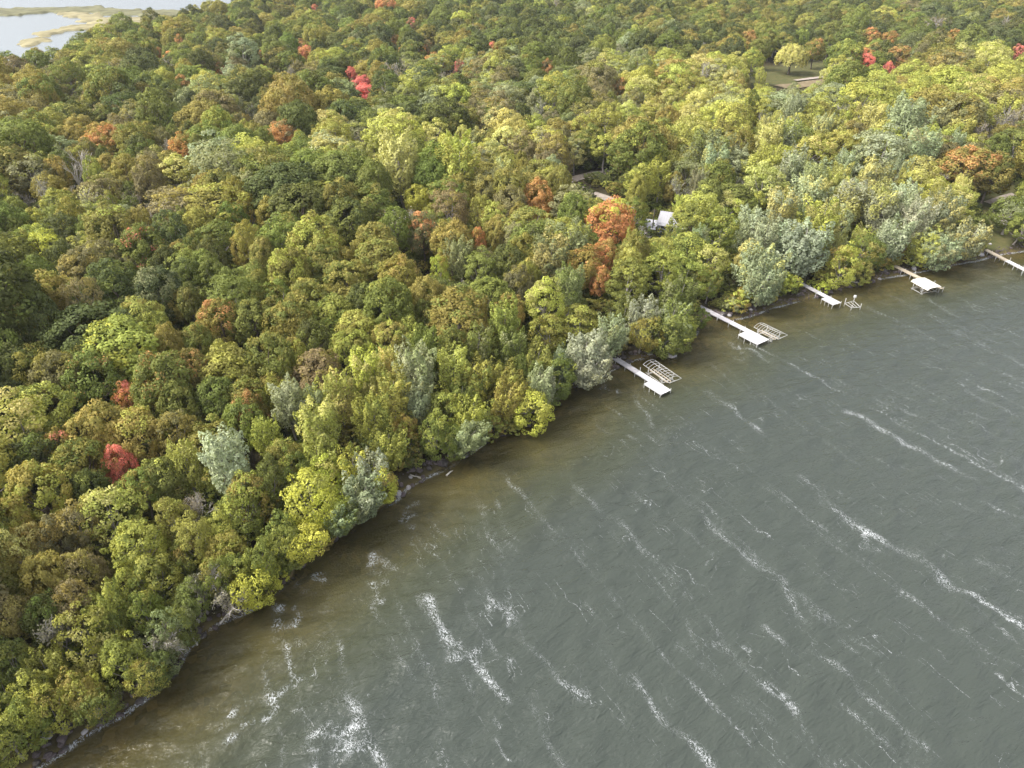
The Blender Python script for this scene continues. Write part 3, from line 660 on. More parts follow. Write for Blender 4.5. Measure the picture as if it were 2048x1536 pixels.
def mk(x, y, kind, R_, c1, c2, amt, lm=False, tall=1.0, z=None):
    pi = rng.randint(len(PROTO[kind])); pr = PROTO[kind][pi]
    sx = R_ / pr['R']
    if kind in 'nx': sx = max(sx, 0.66)
    sz = (0.45 * sx + 0.55 if kind not in 'hnx' else sx) * tall * rng.uniform(0.92, 1.1)
    if z is None: z = hz(x, y)
    u, v, d = proj((x, y, z + pr['zc'] * sz))
    return dict(x=x, y=y, z=z, kind=kind, pi=pi, rot=rng.uniform(0, 6.28), sx=sx, sz=sz, c1=c1, c2=c2, amt=amt, u=u, v=v, dep=d, r=R_ * FPX / d, R=R_, lm=lm)
def gradin(x, y):
    e = 0.5; q = sdist(np.array([x, x + e, x]), np.array([y, y, y + e])); g = np.array([q[1] - q[0], q[2] - q[0]]) / e
    return q[0], g / (np.linalg.norm(g) + 1e-6)
for s in LM:
    f = s.split(); u, v, rp = float(f[0]), float(f[1]), float(f[2]); k = f[3]; zc = 9.0
    for it in range(6):
        p = un(u, v, zc); d = proj(p)[2]; R_ = rp * d / FPX
        R_ = min(max(R_, 1.6), 3.0) if k == 'h' else min(max(R_, 2.2), 8.5)
        sd0, g = gradin(p[0], p[1])
        if it == 2 and sd0 < 6 and k in 'ep': k = k.upper()
        pr = PROTO[k][0]; sx = max(R_ / pr['R'], 0.66 if k in 'nx' else 0); sz = (0.45 * sx + 0.55) if k not in 'hnx' else sx
        zc = max(0, hz(p[0], p[1])) + pr['zc'] * sz
    x, y = p[0], p[1]; need = 0.8 if k == 'h' else 1.0
    sh_ = max(0.0, need - sd0)
    x += g[0] * sh_; y += g[1] * sh_
    TREES.append(mk(x, y, k, R_, f[4], f[5], float(f[6]), True, 1.3 if k in 'nx' else 1.0)); TREES[-1]['tilt'] = min(math.radians(36), math.atan2(sh_, 5.4))
NLM = len(TREES)
cell = {}
def put(tr):
    cell.setdefault((int(tr['x'] // 12), int(tr['y'] // 12)), []).append(tr)
for tr in TREES: put(tr)
def blocked(tr):
    cx, cy = int(tr['x'] // 12), int(tr['y'] // 12)
    for i in range(cx - 1, cx + 2):
        for j in range(cy - 1, cy + 2):
            for o in cell.get((i, j), ()):
                if o['kind'] == 'h': continue
                if (o['x'] - tr['x']) ** 2 + (o['y'] - tr['y']) ** 2 < (0.53 * (o['R'] + tr['R'])) ** 2: return True
    return False
LMA = np.array([(t_['u'], t_['v'], t_['r'], t_['dep']) for t_ in TREES])
LMB = np.array([t_['kind'] in 'nx' for t_ in TREES]); CP = np.array(CLEARPX, float); DP = np.array(DOCKPX, float)
def hides(tr):
    # the tree's own column from crown top to base in the picture
    for pts, zz in ((CP, 0), (DP, 0)):
        top = proj((tr['x'], tr['y'], tr['z'] + tr['sz'] * (PROTO[tr['kind']][tr['pi']]['zc'] + 4.2)))
        base = proj((tr['x'], tr['y'], tr['z']))
        rr = tr['r'] * 0.95
        du = np.abs(pts[:, 0] - tr['u']); inn = (du < rr) & (pts[:, 1] > top[1]) & (pts[:, 1] < max(base[1], tr['v'] + rr))
        if inn.any(): return True
    nearer = LMA[:, 3] > tr['dep'] + 1.0
    d = np.hypot(LMA[:, 0] - tr['u'], LMA[:, 1] - tr['v'])
    if (nearer & LMB & (np.abs(LMA[:, 0] - tr['u']) < tr['r'] + 0.5 * LMA[:, 2]) & (LMA[:, 1] - tr['v'] < tr['r'] * 0.9) & (tr['v'] - LMA[:, 1] < tr['r'] + LMA[:, 2] * 0.4)).any(): return True
    return bool((nearer & (d < tr['r'] * 0.85 + 0.45 * LMA[:, 2])).any())
FILLK = {'g': 'mmme', 'd': 'mmm', 't': 'mme', 'o': 'mmme', 'y': 'pem', 'Y': 'e', 'L': 'pep', 's': 'p', 'S': 'p', 'q': 'pe', 'O': 'm', 'a': 'mme', 'r': 'm', 'b': 'mee', 'n': 'n'}
SECOND = {'g': 'oydg', 'd': 'gto', 't': 'gdq', 'o': 'gya', 'y': 'gLyo', 'L': 'yqs', 's': 'Sqy', 'q': 'sgy', 'O': 'ao', 'a': 'oyo', 'b': 'oao', 'n': 'nb', 'Y': 'y'}
def fill(x0, x1, y0, y1, n, rlo, rhi, lim, margin):
    cx = rng.uniform(x0, x1, n); cy = rng.uniform(y0, y1, n); s = sdist(cx, cy)
    zz = height(cx, cy, s)
    bad = inpoly(cx, cy, CLEAR_LAWN) | inpoly(cx, cy, CLEAR_FIELD)
    for x, y, sd0, z, bd in zip(cx, cy, s, zz, bad):
        if sd0 < 2.0 or bd: continue
        u, v, d = proj((x, y, z + 9))
        if d < 20 or u < -margin or u > 2048 + margin or v > 1536 + margin * 1.2: continue
        pu, pv = min(max(u, 0), 2047), min(max(v, 0), 1535)
        pal = PAL[int(pv // 128)][int(pu // 128)]; c1 = pal[rng.randint(len(pal))]
        if c1 == 'O' and rng.rand() < 0.8: c1 = 'gdoa'[rng.randint(4)]
        if c1 == 'a' and rng.rand() < 0.45: c1 = 'go'[rng.randint(2)]
        k = FILLK[c1]; k = k[rng.randint(len(k))]
        if v < 560 and rng.rand() < 0.045: k = 'n'; c1 = 'n'
        if k == 'p' and sd0 > 90: k = 'e'
        if sd0 < 9 and k in 'mep': k = 'P' if k == 'p' else 'E'
        sc = SECOND[c1]; c2 = sc[rng.randint(len(sc))]
        R_ = rng.uniform(rlo, rhi) * (0.85 if k == 'p' else 1.0) * (0.8 if k == 'n' else 1)
        tr = dict(x=x, y=y, z=z, kind=k, R=R_)
        if blocked(tr): continue
        tr = mk(x, y, k, R_, c1, c2, rng.choice([0.1, 0.2, 0.3, 0.4, 0.5]), False, rng.uniform(0.82, 1.25), z)
        if hides(tr): continue
        put(tr); TREES.append(tr)
fill(-330, 260, 25, 340, 15000, 4.6, 9.2, 0, 260)
fill(-330, 260, 25, 340, 9000, 2.6, 4.4, 0, 260)
fill(-480, 480, 330, 620, 13000, 4.4, 8.4, 0, 200)
fill(-700, 800, 560, 1150, 14000, 5.0, 8.4, 0, 200)

OPEN = [(375,1290),(405,1262),(435,1240),(470,1222),(110,1505),(150,1475),(258,1412),(815,965),(845,950),(875,936),(935,905),(1245,722),(1268,716),(1290,712),(1225,740),
        (1455,640),(1480,635),(1505,628),(1535,615),(1565,605),(1590,600),(1660,580),(1690,572),(1745,560),(1775,553),(1810,547),(1985,511),(2010,506),(2040,501),(1610,596),(1410,636),(1860,538),(1905,529),(1950,520)]
OPEN = np.array([un(*p)[:2] for p in OPEN])
acc = 0.0
for a_, b_ in zip(near[:-1], near[1:]):
    ln = np.linalg.norm(b_ - a_); k_ = 0.0
    nrm2 = np.array([-(b_ - a_)[1], (b_ - a_)[0]]) / ln
    while acc < ln:
        p = a_ + (b_ - a_) * acc / ln; R_ = rng.uniform(1.5, 2.9); acc += R_ * rng.uniform(0.6, 1.0)
        dd = np.hypot(OPEN[:, 0] - p[0], OPEN[:, 1] - p[1]).min(); off = rng.uniform(-0.1, 1.0)
        if dd < 3.2: off = rng.uniform(3.0, 4.0); R_ *= 0.8
        p = p + nrm2 * off
        c1 = 'ggyyoadqY'[rng.randint(9)]; c2 = 'gyoa'[rng.randint(4)]
        pu_, pv_, _d = proj((p[0], p[1], 2.0)); dl = np.hypot(LMA[:, 0] - pu_, LMA[:, 1] - pv_) / LMA[:, 2]; jl = int(np.argmin(dl))
        if dl[jl] < 1.25 and TREES[jl]['kind'] not in 'nxh':
            c1, c2 = TREES[jl]['c1'], TREES[jl]['c2']; p = p + nrm2 * 0.5
        tr = mk(p[0], p[1], 'h', R_, c1, c2, rng.choice([.15, .3, .45]), False)
        pu = np.abs(DP - np.array([tr['u'], tr['v']])).max(1).min()
        if pu < tr['r'] * 0.9 or inpoly(p[0], p[1], CLEAR_LAWN): continue
        TREES.append(tr)
    acc -= ln

def jitter(c, r, a=0.10):
    h = np.array(c) * (1 + r.normal(0, a)) * (1 + r.normal(0, 0.035, 3)); return [float(max(0.005, q)) for q in h]
# ------------------------------------------------------------------ individual trees: the ones that show largest
vis = [t_ for t_ in TREES if -60 < t_['u'] < 2108 and -20 < t_['v'] < 1580]
vis.sort(key=lambda q: -q['r'] * (1.5 if q['lm'] and q['c1'] in 'rO' else 1) * (3.0 if q['lm'] and q['kind'] in 'nxw' else 1) * (4.0 if q.get('tilt', 0) > 0.1 else 1.6 if q['lm'] and q['kind'] in 'EP' else 1))
ind_t = [q for q in vis if q['kind'] != 'h'][:300]; ind_h = [q for q in vis if q['kind'] == 'h']
ids = set(id(q) for q in ind_t + ind_h)
rest = [q for q in TREES if id(q) not in ids]
ind = ind_t + ind_h
XY = np.array([(q['x'], q['y']) for q in ind]); SDI = sdist(XY[:, 0], XY[:, 1])
def look(q): return (WORD[q['c1']] + ' ' if q['kind'] not in 'nx' else '') + KIND[q['kind']][1]
def art(p): return ('an ' if p[0] in 'aeio' else 'a ') + p
base = []
for q in ind:
    lb = look(q)
    if q['kind'] not in 'nx' and q['amt'] >= 0.1 and q['c2'] != q['c1']: lb += f", {'partly' if q['amt'] >= .3 else 'slightly'} {WORD[q['c2']]},"
    base.append(lb)
from collections import Counter
def nb(i):
    d = np.hypot(XY[:, 0] - XY[i, 0], XY[:, 1] - XY[i, 1]); o = np.argsort(d)[1:6]; out = []
    for j in o:
        w_ = look(ind[j]).replace('round-crowned ', '').replace('loose spreading ', '').replace('plume-crowned ', '').replace('low-branched ', '').replace('nearly leafless grey', 'leafless')
        if w_ not in out: out.append(w_)
    return out
LB = []
for i, lb in enumerate(base):
    n = nb(i); LB.append(lb + (' beside ' + art(n[0]) if len(n) == 1 else f' between {art(n[0])} and {art(n[1])}'))
LB = [l if len(l.split()) <= 16 else base[i] + ' beside ' + art(nb(i)[0]) for i, l in enumerate(LB)]
from mathutils import Quaternion
for i, q in enumerate(ind):
    name, what = KIND[q['kind']]; pr = PROTO[q['kind']][q['pi']]
    e = empty(name, (q['x'], q['y'], q['z'])); e.scale = (q['sx'], q['sx'], q['sz'])
    rot = Quaternion((0, 0, 1), q['rot'])
    if SDI[i] < 6 and q['kind'] != 'h':
        g_ = gradin(q['x'], q['y'])[1]; rot = Quaternion((g_[1], -g_[0], 0), max(q.get('tilt', 0), math.radians(rng.uniform(4, 14)))) @ rot
    e.rotation_mode = 'QUATERNION'; e.rotation_quaternion = rot
    t1 = jitter(TINT[q['c1']], rng); t2 = jitter(TINT[q['c2']], rng)
    tag(e, LB[i], 'shrub' if q['kind'] == 'h' else 'tree', 'shrubs along the shore' if q['kind'] == 'h' else 'trees of the shore wood')
    for pn, me in pr['parts']:
        c_ = obj(pn, me, e)
        if pn == 'crown': c_['tint'] = t1; c_['tint_b'] = t2; c_['turned'] = float(q['amt'])

# ------------------------------------------------------------------ the far-off wood: one object, instances on points
def join_parts(parts, name):
    V = []; Fa = []; Nn = []; mm = []; vv = []; off = 0; mi = []; mats = []
    for pn, me in parts:
        n = len(me.vertices); co = np.zeros(n * 3, np.float32); me.vertices.foreach_get('co', co); V.append(co.reshape(-1, 3))
        nn = np.zeros(n * 3, np.float32); me.vertices.foreach_get('normal', nn); nn = nn.reshape(-1, 3)
        if pn == 'crown':
            cn = np.zeros(len(me.loops) * 3, np.float32); me.corner_normals.foreach_get('vector', cn); lv = np.zeros(len(me.loops), np.int32); me.loops.foreach_get('vertex_index', lv)
            nn = np.zeros((n, 3), np.float32); nn[lv] = cn.reshape(-1, 3)
        Nn.append(nn)
        for key, ls in (('m', mm), ('v', vv)):
            a = np.zeros(n, np.float32)
            if key in me.attributes: me.attributes[key].data.foreach_get('value', a)
            ls.append(a)
        ps = np.zeros(len(me.polygons), np.int32); me.polygons.foreach_get('loop_total', ps)
        lv = np.zeros(len(me.loops), np.int32); me.loops.foreach_get('vertex_index', lv)
        if me.materials[0] not in mats: mats.append(me.materials[0])
        mid = mats.index(me.materials[0]); st = np.concatenate([[0], np.cumsum(ps)[:-1]])
        for k in (4, 3):
            w_ = np.where(ps == k)[0]
            if len(w_): Fa.append((lv[(st[w_][:, None] + np.arange(k))] + off)); mi.append(np.full(len(w_), mid))
        off += n
    me = mesh_np(name, np.concatenate(V), Fa, True, np.concatenate(Nn), {'m': np.concatenate(mm), 'v': np.concatenate(vv)}, mats)
    me.polygons.foreach_set('material_index', np.concatenate(mi).astype(np.int32)); return me
pcol = bpy.data.collections.new('tree_kinds'); PIX = {}
for k, lst in PROTO.items():
    for i, pr in enumerate(lst):
        nm = f'kind_{len(PIX):02d}'; o = bpy.data.objects.new(nm, join_parts(pr['parts'], nm)); pcol.objects.link(o); PIX[(k, i)] = len(PIX)
def scatter(name, items, label, cat):
    n = len(items); me = bpy.data.meshes.new(name); me.vertices.add(n)
    me.vertices.foreach_set('co', np.array([(q['x'], q['y'], q['z']) for q in items], np.float32).ravel())
    def add(nm, ty, data, key='value'):
        a = me.attributes.new(nm, ty, 'POINT'); a.data.foreach_set(key, data)
    add('proto', 'INT', np.array([PIX[(q['kind'], q['pi'])] for q in items], np.int32))
    add('rot', 'FLOAT_VECTOR', np.array([(0, 0, q['rot']) for q in items], np.float32).ravel(), 'vector')
    add('scl', 'FLOAT_VECTOR', np.array([(q['sx'], q['sx'], q['sz']) for q in items], np.float32).ravel(), 'vector')
    add('tint', 'FLOAT_COLOR', np.array([jitter(TINT[q['c1']], rng) + [1] for q in items], np.float32).ravel(), 'color')
    add('tint_b', 'FLOAT_COLOR', np.array([jitter(TINT[q['c2']], rng) + [1] for q in items], np.float32).ravel(), 'color')
    add('turned', 'FLOAT', np.array([q['amt'] for q in items], np.float32))
    o = obj(name, me); g = bpy.data.node_groups.new(name, 'GeometryNodeTree')
    g.interface.new_socket('Geometry', in_out='INPUT', socket_type='NodeSocketGeometry'); g.interface.new_socket('Geometry', in_out='OUTPUT', socket_type='NodeSocketGeometry')
    gi = g.nodes.new('NodeGroupInput'); go = g.nodes.new('NodeGroupOutput'); ci = g.nodes.new('GeometryNodeCollectionInfo')
    ci.inputs['Collection'].default_value = pcol; ci.inputs['Separate Children'].default_value = True; ci.inputs['Reset Children'].default_value = True
    io = g.nodes.new('GeometryNodeInstanceOnPoints'); io.inputs['Pick Instance'].default_value = True
    def na(nm, ty): x = g.nodes.new('GeometryNodeInputNamedAttribute'); x.data_type = ty; x.inputs['Name'].default_value = nm; return x.outputs[0]
    er = g.nodes.new('FunctionNodeEulerToRotation'); g.links.new(na('rot', 'FLOAT_VECTOR'), er.inputs[0])
    g.links.new(gi.outputs[0], io.inputs['Points']); g.links.new(ci.outputs[0], io.inputs['Instance']); g.links.new(na('proto', 'INT'), io.inputs['Instance Index'])
    g.links.new(er.outputs[0], io.inputs['Rotation']); g.links.new(na('scl', 'FLOAT_VECTOR'), io.inputs['Scale']); g.links.new(io.outputs[0], go.inputs[0])
    md = o.modifiers.new('scatter', 'NODES'); md.node_group = g
    return tag(o, label, cat, kind='stuff')
scatter('far_wood', rest, 'mixed autumn wood stretching far back behind the shore trees', 'wood')
under = []
cx = rng.uniform(-140, 200, 16000); cy = rng.uniform(25, 300, 16000); s = sdist(cx, cy); zz = height(cx, cy, s); bad = inpoly(cx, cy, CLEAR_LAWN)
ROAD1 = [un(u, v, 4)[:2] for u, v in [(1120,368),(1145,358),(1175,350),(1205,347),(1245,345),(1290,343)]]
ROAD2 = [un(u, v, 4)[:2] for u, v in [(1128,362),(1150,371),(1175,383),(1205,395),(1235,408),(1265,420)]]
def near_line(x, y, L, w_):
    d = np.full(x.shape, 1e9)
    for a, b_ in zip(L[:-1], L[1:]):
        e = b_ - a; tt = np.clip(((x - a[0]) * e[0] + (y - a[1]) * e[1]) / (e @ e), 0, 1)
        d = np.minimum(d, np.hypot(x - a[0] - tt * e[0], y - a[1] - tt * e[1]))
    return d < w_
bad |= near_line(cx, cy, ROAD1, 4.5) | near_line(cx, cy, ROAD2, 4.0)
for x, y, sd0, z, bd in zip(cx, cy, s, zz, bad):
    if sd0 < 1.6 or bd: continue
    u, v, d = proj((x, y, z))
    if u < -150 or u > 2200 or v > 1700 or d < 20: continue
    c1 = 'gdtoyd'[rng.randint(6)]; R_ = rng.uniform(1.2, 2.4) * (0.6 if sd0 < 6 else 1)
    under.append(dict(x=x, y=y, z=z, kind='h', pi=rng.randint(4), rot=rng.uniform(0, 6.28), sx=R_ / 2.2, sz=R_ / 2.2 * rng.uniform(.7, 1.1), c1=c1, c2='g', amt=.2))
scatter('undergrowth', under, 'dense green undergrowth of bushes beneath the trees', 'undergrowth')
print('trees', len(TREES), 'individual', len(ind_t), len(ind_h), 'far', len(rest), 'under', len(under))

# ------------------------------------------------------------------ marsh at the far lake
def reed_bed(px, col, name, label, hgt, seed, step=2.0):
    P = np.array([un(u, v, 0.5)[:2] for u, v in px]); lo = P.min(0) - 6; hi = P.max(0) + 6
    X, Y, F = grid(np.arange(lo[0], hi[0], step), np.arange(lo[1], hi[1], step))
    ins = inpoly(X, Y, P); d = np.full(X.shape, 1e9)
    for i in range(len(P)):
        a = P[i]; e = P[(i + 1) % len(P)] - a; tt = np.clip(((X - a[0]) * e[0] + (Y - a[1]) * e[1]) / (e @ e), 0, 1)
        d = np.minimum(d, np.hypot(X - a[0] - tt * e[0], Y - a[1] - tt * e[1]))
    d = np.where(ins, d, -d) + 12 * (vnoise(X, Y, 18, seed) - 0.5) + 14 * (vnoise(X, Y, 5, seed + 3) - 0.5)
    Z = np.clip(d * 0.35, -0.8, 1.0) * hgt * (0.6 + 0.8 * vnoise(X, Y, 6, seed + 1)) + np.random.RandomState(seed).normal(0, 0.12, X.shape)
    keep = (d.ravel()[F] > -4).any(1); Fk = F[keep]; used = np.unique(Fk); rem = np.full(X.size, -1); rem[used] = np.arange(len(used))
    m = plain(name, col, 0.95, 0.35, 0.08, 0.1)
    o = obj(name, mesh_np(name, np.stack([X, Y, Z], -1).reshape(-1, 3)[used], rem[Fk], True, mats=[m]))
    return tag(o, label, 'reeds', kind='stuff')
reed_bed([(-60,17),(60,17),(200,13),(214,18),(360,22),(400,28),(340,34),(250,31),(205,30),(180,25),(100,24),(40,29),(-60,31)], (0.15, 0.145, 0.08), 'sedge_marsh', 'olive green sedge marsh between the two far waters', 1.4, 71)
reed_bed([(108,24),(180,25),(225,36),(330,34),(360,38),(300,46),(240,54),(180,58),(150,60),(110,68),(75,84),(52,96),(50,80),(90,64),(135,53),(170,49),(175,43),(150,34)], (0.25, 0.22, 0.125), 'reed_bed', 'straw yellow reed bed fringing the far lake', 1.2, 75)

# ------------------------------------------------------------------ track, yard and field
def ribbon(name, L, w_, mat, zoff=0.07, step=1.5):
    P = []
    for a, b_ in zip(L[:-1], L[1:]):
        n = max(1, int(np.linalg.norm(b_ - a) / step)); P += [a + (b_ - a) * i / n for i in range(n)]
    P.append(L[-1]); P = np.array(P)
    for _ in range(6): P[1:-1] = (P[:-2] + 2 * P[1:-1] + P[2:]) / 4
    t_ = np.gradient(P, axis=0); t_ /= np.linalg.norm(t_, axis=1, keepdims=True); nn = np.stack([-t_[:, 1], t_[:, 0]], 1)
    k = np.array([-0.5, -0.25, 0, 0.25, 0.5]); ww = w_ * (0.85 + 0.3 * vnoise(P[:, 0], P[:, 1], 6, 31))
    Q = P[:, None, :] + nn[:, None, :] * (k[None, :, None] * ww[:, None, None])
    zz = height(Q[..., 0].ravel(), Q[..., 1].ravel()).reshape(Q.shape[:2]) + zoff
    V = np.concatenate([Q, zz[..., None]], 2).reshape(-1, 3); n = len(P); idx = np.arange(n * 5).reshape(n, 5)
    F = np.stack([idx[:-1, :-1], idx[1:, :-1], idx[1:, 1:], idx[:-1, 1:]], -1).reshape(-1, 4)
    return tag(obj(name, mesh_np(name, V, F, True, mats=[mat])), kind='structure')
ribbon('gravel_track', ROAD1, 4.6, M['gravel'], 0.10); ribbon('driveway', ROAD2, 3.2, M['gravel'], 0.16)
ribbon('path', [un(u, v, 3)[:2] for u, v in [(1975,404),(1990,399),(2005,394),(2030,388)]], 2.2, M['gravel'], 0.10)
ribbon('dirt_field', [un(u, v, 5)[:2] for u, v in [(1560,178),(1590,173),(1620,168),(1660,163)]], 10.0, M['dirt'], 0.35, 3.0)
ribbon('dirt_strip', [un(u, v, 5)[:2] for u, v in [(1590,163),(1620,159),(1650,156)]], 3.0, M['gravel'], 0.55, 3.0)

# ------------------------------------------------------------------ rocks
import bmesh
def rock_mesh(name, seed, mat, sub=2, squash=0.68):
    bm = bmesh.new(); bmesh.ops.create_icosphere(bm, subdivisions=sub, radius=1.0); r = np.random.RandomState(seed)
    pl = [(nrm(r.normal(size=3)), r.uniform(0.62, 0.9)) for _ in range(9)]
    for v in bm.verts:
        p = np.array(v.co) * (1 + r.normal(0, 0.05))
        for n_, d_ in pl:
            q = p @ n_
            if q > d_: p = p - n_ * (q - d_) * 0.85
        v.co = Vector((p[0], p[1] * 0.82, p[2] * squash))
    me = bpy.data.meshes.new(name); bm.to_mesh(me); bm.free(); me.materials.append(mat); return me
RK = [rock_mesh('boulder', 900 + i, M[('rock', 'rock', 'wetrock', 'rock', 'palerock')[i]], 2) for i in range(5)]
ROCKWORD = ['dark brown', 'dark brown', 'wet black', 'dark brown', 'pale grey']
shore = []
for a_, b_ in zip(near[:-1], near[1:]):
    ln = np.linalg.norm(b_ - a_); nn = np.array([-(b_ - a_)[1], (b_ - a_)[0]]) / ln
    for k in range(int(ln * 5.5) + 1): shore.append((a_ + (b_ - a_) * rng.rand(), nn))
cand = []
for p, nn in shore:
    q = p + nn * rng.uniform(-0.8, 1.9); dd = np.hypot(OPEN[:, 0] - q[0], OPEN[:, 1] - q[1]).min()
    u, v, d = proj((q[0], q[1], 0.3))
    if not (0 < u < 2048 and 0 < v < 1536): continue
    cand.append((q, rng.gamma(3.0, 0.085) + 0.12, dd, d))
cand.sort(key=lambda c: -(c[1] / c[3]) * (2.2 if c[2] < 4 else 1))
stones = MB(); rk_small = []
near_obj = [(un(1225, 709)[:2], 'the lift dock behind the silver poplar'), (un(1402, 613)[:2], 'the wide-ended dock'), (un(1600, 566)[:2], 'the short stepped dock'), (un(1795, 531)[:2], 'the canopy-lift dock'), (un(1968, 496)[:2], 'the long plain dock')]
for i, (q, r_, dd, d) in enumerate(cand):
    z = hz(q[0], q[1])
    if i < 260:
        k = rng.randint(4) if rng.rand() < 0.93 else 4
        o = obj('boulder', RK[k], None, (q[0], q[1], z + 0.12 * r_), 0); o.scale = (r_, r_, r_ * rng.uniform(0.8, 1.2)); o.rotation_euler = (rng.normal(0, .25), rng.normal(0, .25), rng.uniform(0, 6.28))
        sz_ = 'big' if r_ > 0.6 else 'medium' if r_ > 0.42 else 'small'
        nd = min(near_obj, key=lambda w_: np.hypot(*(w_[0] - q))); ti = int(np.argmin(np.hypot(XY[:, 0] - q[0], XY[:, 1] - q[1]))); where = f'on the bank by {nd[1]}' if np.hypot(*(nd[0] - q)) < 9 else f'on the shore bank below {art(look(ind[ti]))}'
        tag(o, f'{sz_} {ROCKWORD[k]} boulder {where}', 'boulder', 'boulders along the shore')
    else: rk_small.append((q, r_ * 0.7, z))
me0 = rock_mesh('stone', 990, None, 1) if False else None
bm = bmesh.new()
for j in range(3):
    for q, r_, z in rk_small[j::3]:
        res = bmesh.ops.create_icosphere(bm, subdivisions=1, radius=r_)
        sc_ = (rng.uniform(.8, 1.2), rng.uniform(.7, 1.1), rng.uniform(.45, .8))
        for v in res['verts']: v.co = Vector((q[0] + v.co.x * sc_[0] * rng.uniform(.85, 1.1), q[1] + v.co.y * sc_[1], z + v.co.z * sc_[2]))
me = bpy.data.meshes.new('shore_stones'); bm.to_mesh(me); bm.free(); me.materials.append(M['rock'])
tag(obj('shore_stones', me), 'small dark stones strewn along the waterline', 'stones', kind='stuff')
def boulder(u, v, r_, k, label, z0=0.0):
    p = un(u, v, z0); z = max(hz(p[0], p[1]), -0.2)
    o = obj('boulder', RK[k], None, (p[0], p[1], z + 0.15 * r_)); o.scale = (r_, r_ * 0.9, r_); o.rotation_euler = (0.1, 0.1, u)
    tag(o, label, 'boulder')
boulder(1345, 712, 1.25, 4, 'large pale grey boulder awash beside the ribbed lift frame')
boulder(1981, 487, 0.5, 4, 'white stone lying alone on the green lawn', 1.5)
boulder(1584, 184, 1.9, 4, 'pale rubble lump at the edge of the dirt field', 5.0); boulder(1592, 187, 1.3, 4, 'smaller pale rubble lump beside the dirt field heap', 5.0)
# ring of stones round a fire place on the lawn
p = un(1963, 464, 2.0); e = empty('fire_ring', (p[0], p[1], hz(p[0], p[1])))
for k in range(11):
    a = k * 6.283 / 11; o = obj('stone', RK[4 if k % 3 else 0], e, (1.25 * math.cos(a), 1.25 * math.sin(a), 0.1), a); o.scale = (0.34, 0.3, 0.3)
mb = MB(); mb.tube([(0, 0, 0.02), (0, 0, 0.08)], [0.95, 0.9], 12); mb.build('ash_bed', M['palerock'], e)
tag(e, 'round fire ring of stones on the lawn beside the poplars', 'fire ring')
# driftwood and fallen trunks
def log(u0, v0, u1, v1, r_, label, mat='palebark', z=0.25, twigs=3):
    a = un(u0, v0, z); b_ = un(u1, v1, z); L = b_ - a; e = empty('fallen_log', (a[0], a[1], z)); ln = np.linalg.norm(L); r = np.random.RandomState(int(u0))
    dz = hz(b_[0], b_[1]); L[2] = max(dz + r_ - z, -0.1) if dz > 0 else 0
    mb = MB(); mb.tube([(0, 0, 0), L * 0.35 + r.normal(0, .04 * ln, 3) * np.array([1, 1, 0]), L * 0.7 + r.normal(0, .04 * ln, 3) * np.array([1, 1, 0]), L], [r_, r_ * .85, r_ * .65, r_ * .3], 7); mb.build('trunk', M[mat], e, True)
    for k in range(twigs):
        s0 = L * r.uniform(.4, .95); d = nrm(L + r.normal(0, .5 * ln, 3)); d[2] = abs(d[2]) * 0.6 + 0.1
        mb = MB(); mb.tube([s0, s0 + d * ln * 0.15 + r.normal(0, .1, 3), s0 + d * ln * 0.3], [r_ * .4, r_ * .28, r_ * .1], 5); mb.build('branch', M[mat], e, True)
    tag(e, label, 'log')
log(893, 951, 906, 941, 0.16, 'pale driftwood log lying in the shallows below the rocky bank', twigs=1)
log(950, 902, 970, 889, 0.13, 'thin pale driftwood pole at the waterline near the yellow overhanging elm', twigs=0)
log(820, 949, 842, 957, 0.11, 'pale forked branch lying on the dark rocks', twigs=3, z=0.7)
log(1690, 560, 1720, 566, 0.22, 'pale fallen trunk lying along the bank past the stepped dock', z=0.8)
log(1458, 176, 1502, 184, 0.5, 'dark fallen trunk along the edge of the dirt field', 'bark', 5.2, 2)
log(440, 1248, 478, 1200, 0.10, 'grey dead branches hanging over the surf on the dark bank', 'palebark', 1.0, 7)
log(395, 1290, 372, 1240, 0.10, 'grey bare brushwood spread above the dark bank', 'palebark', 1.2, 8)

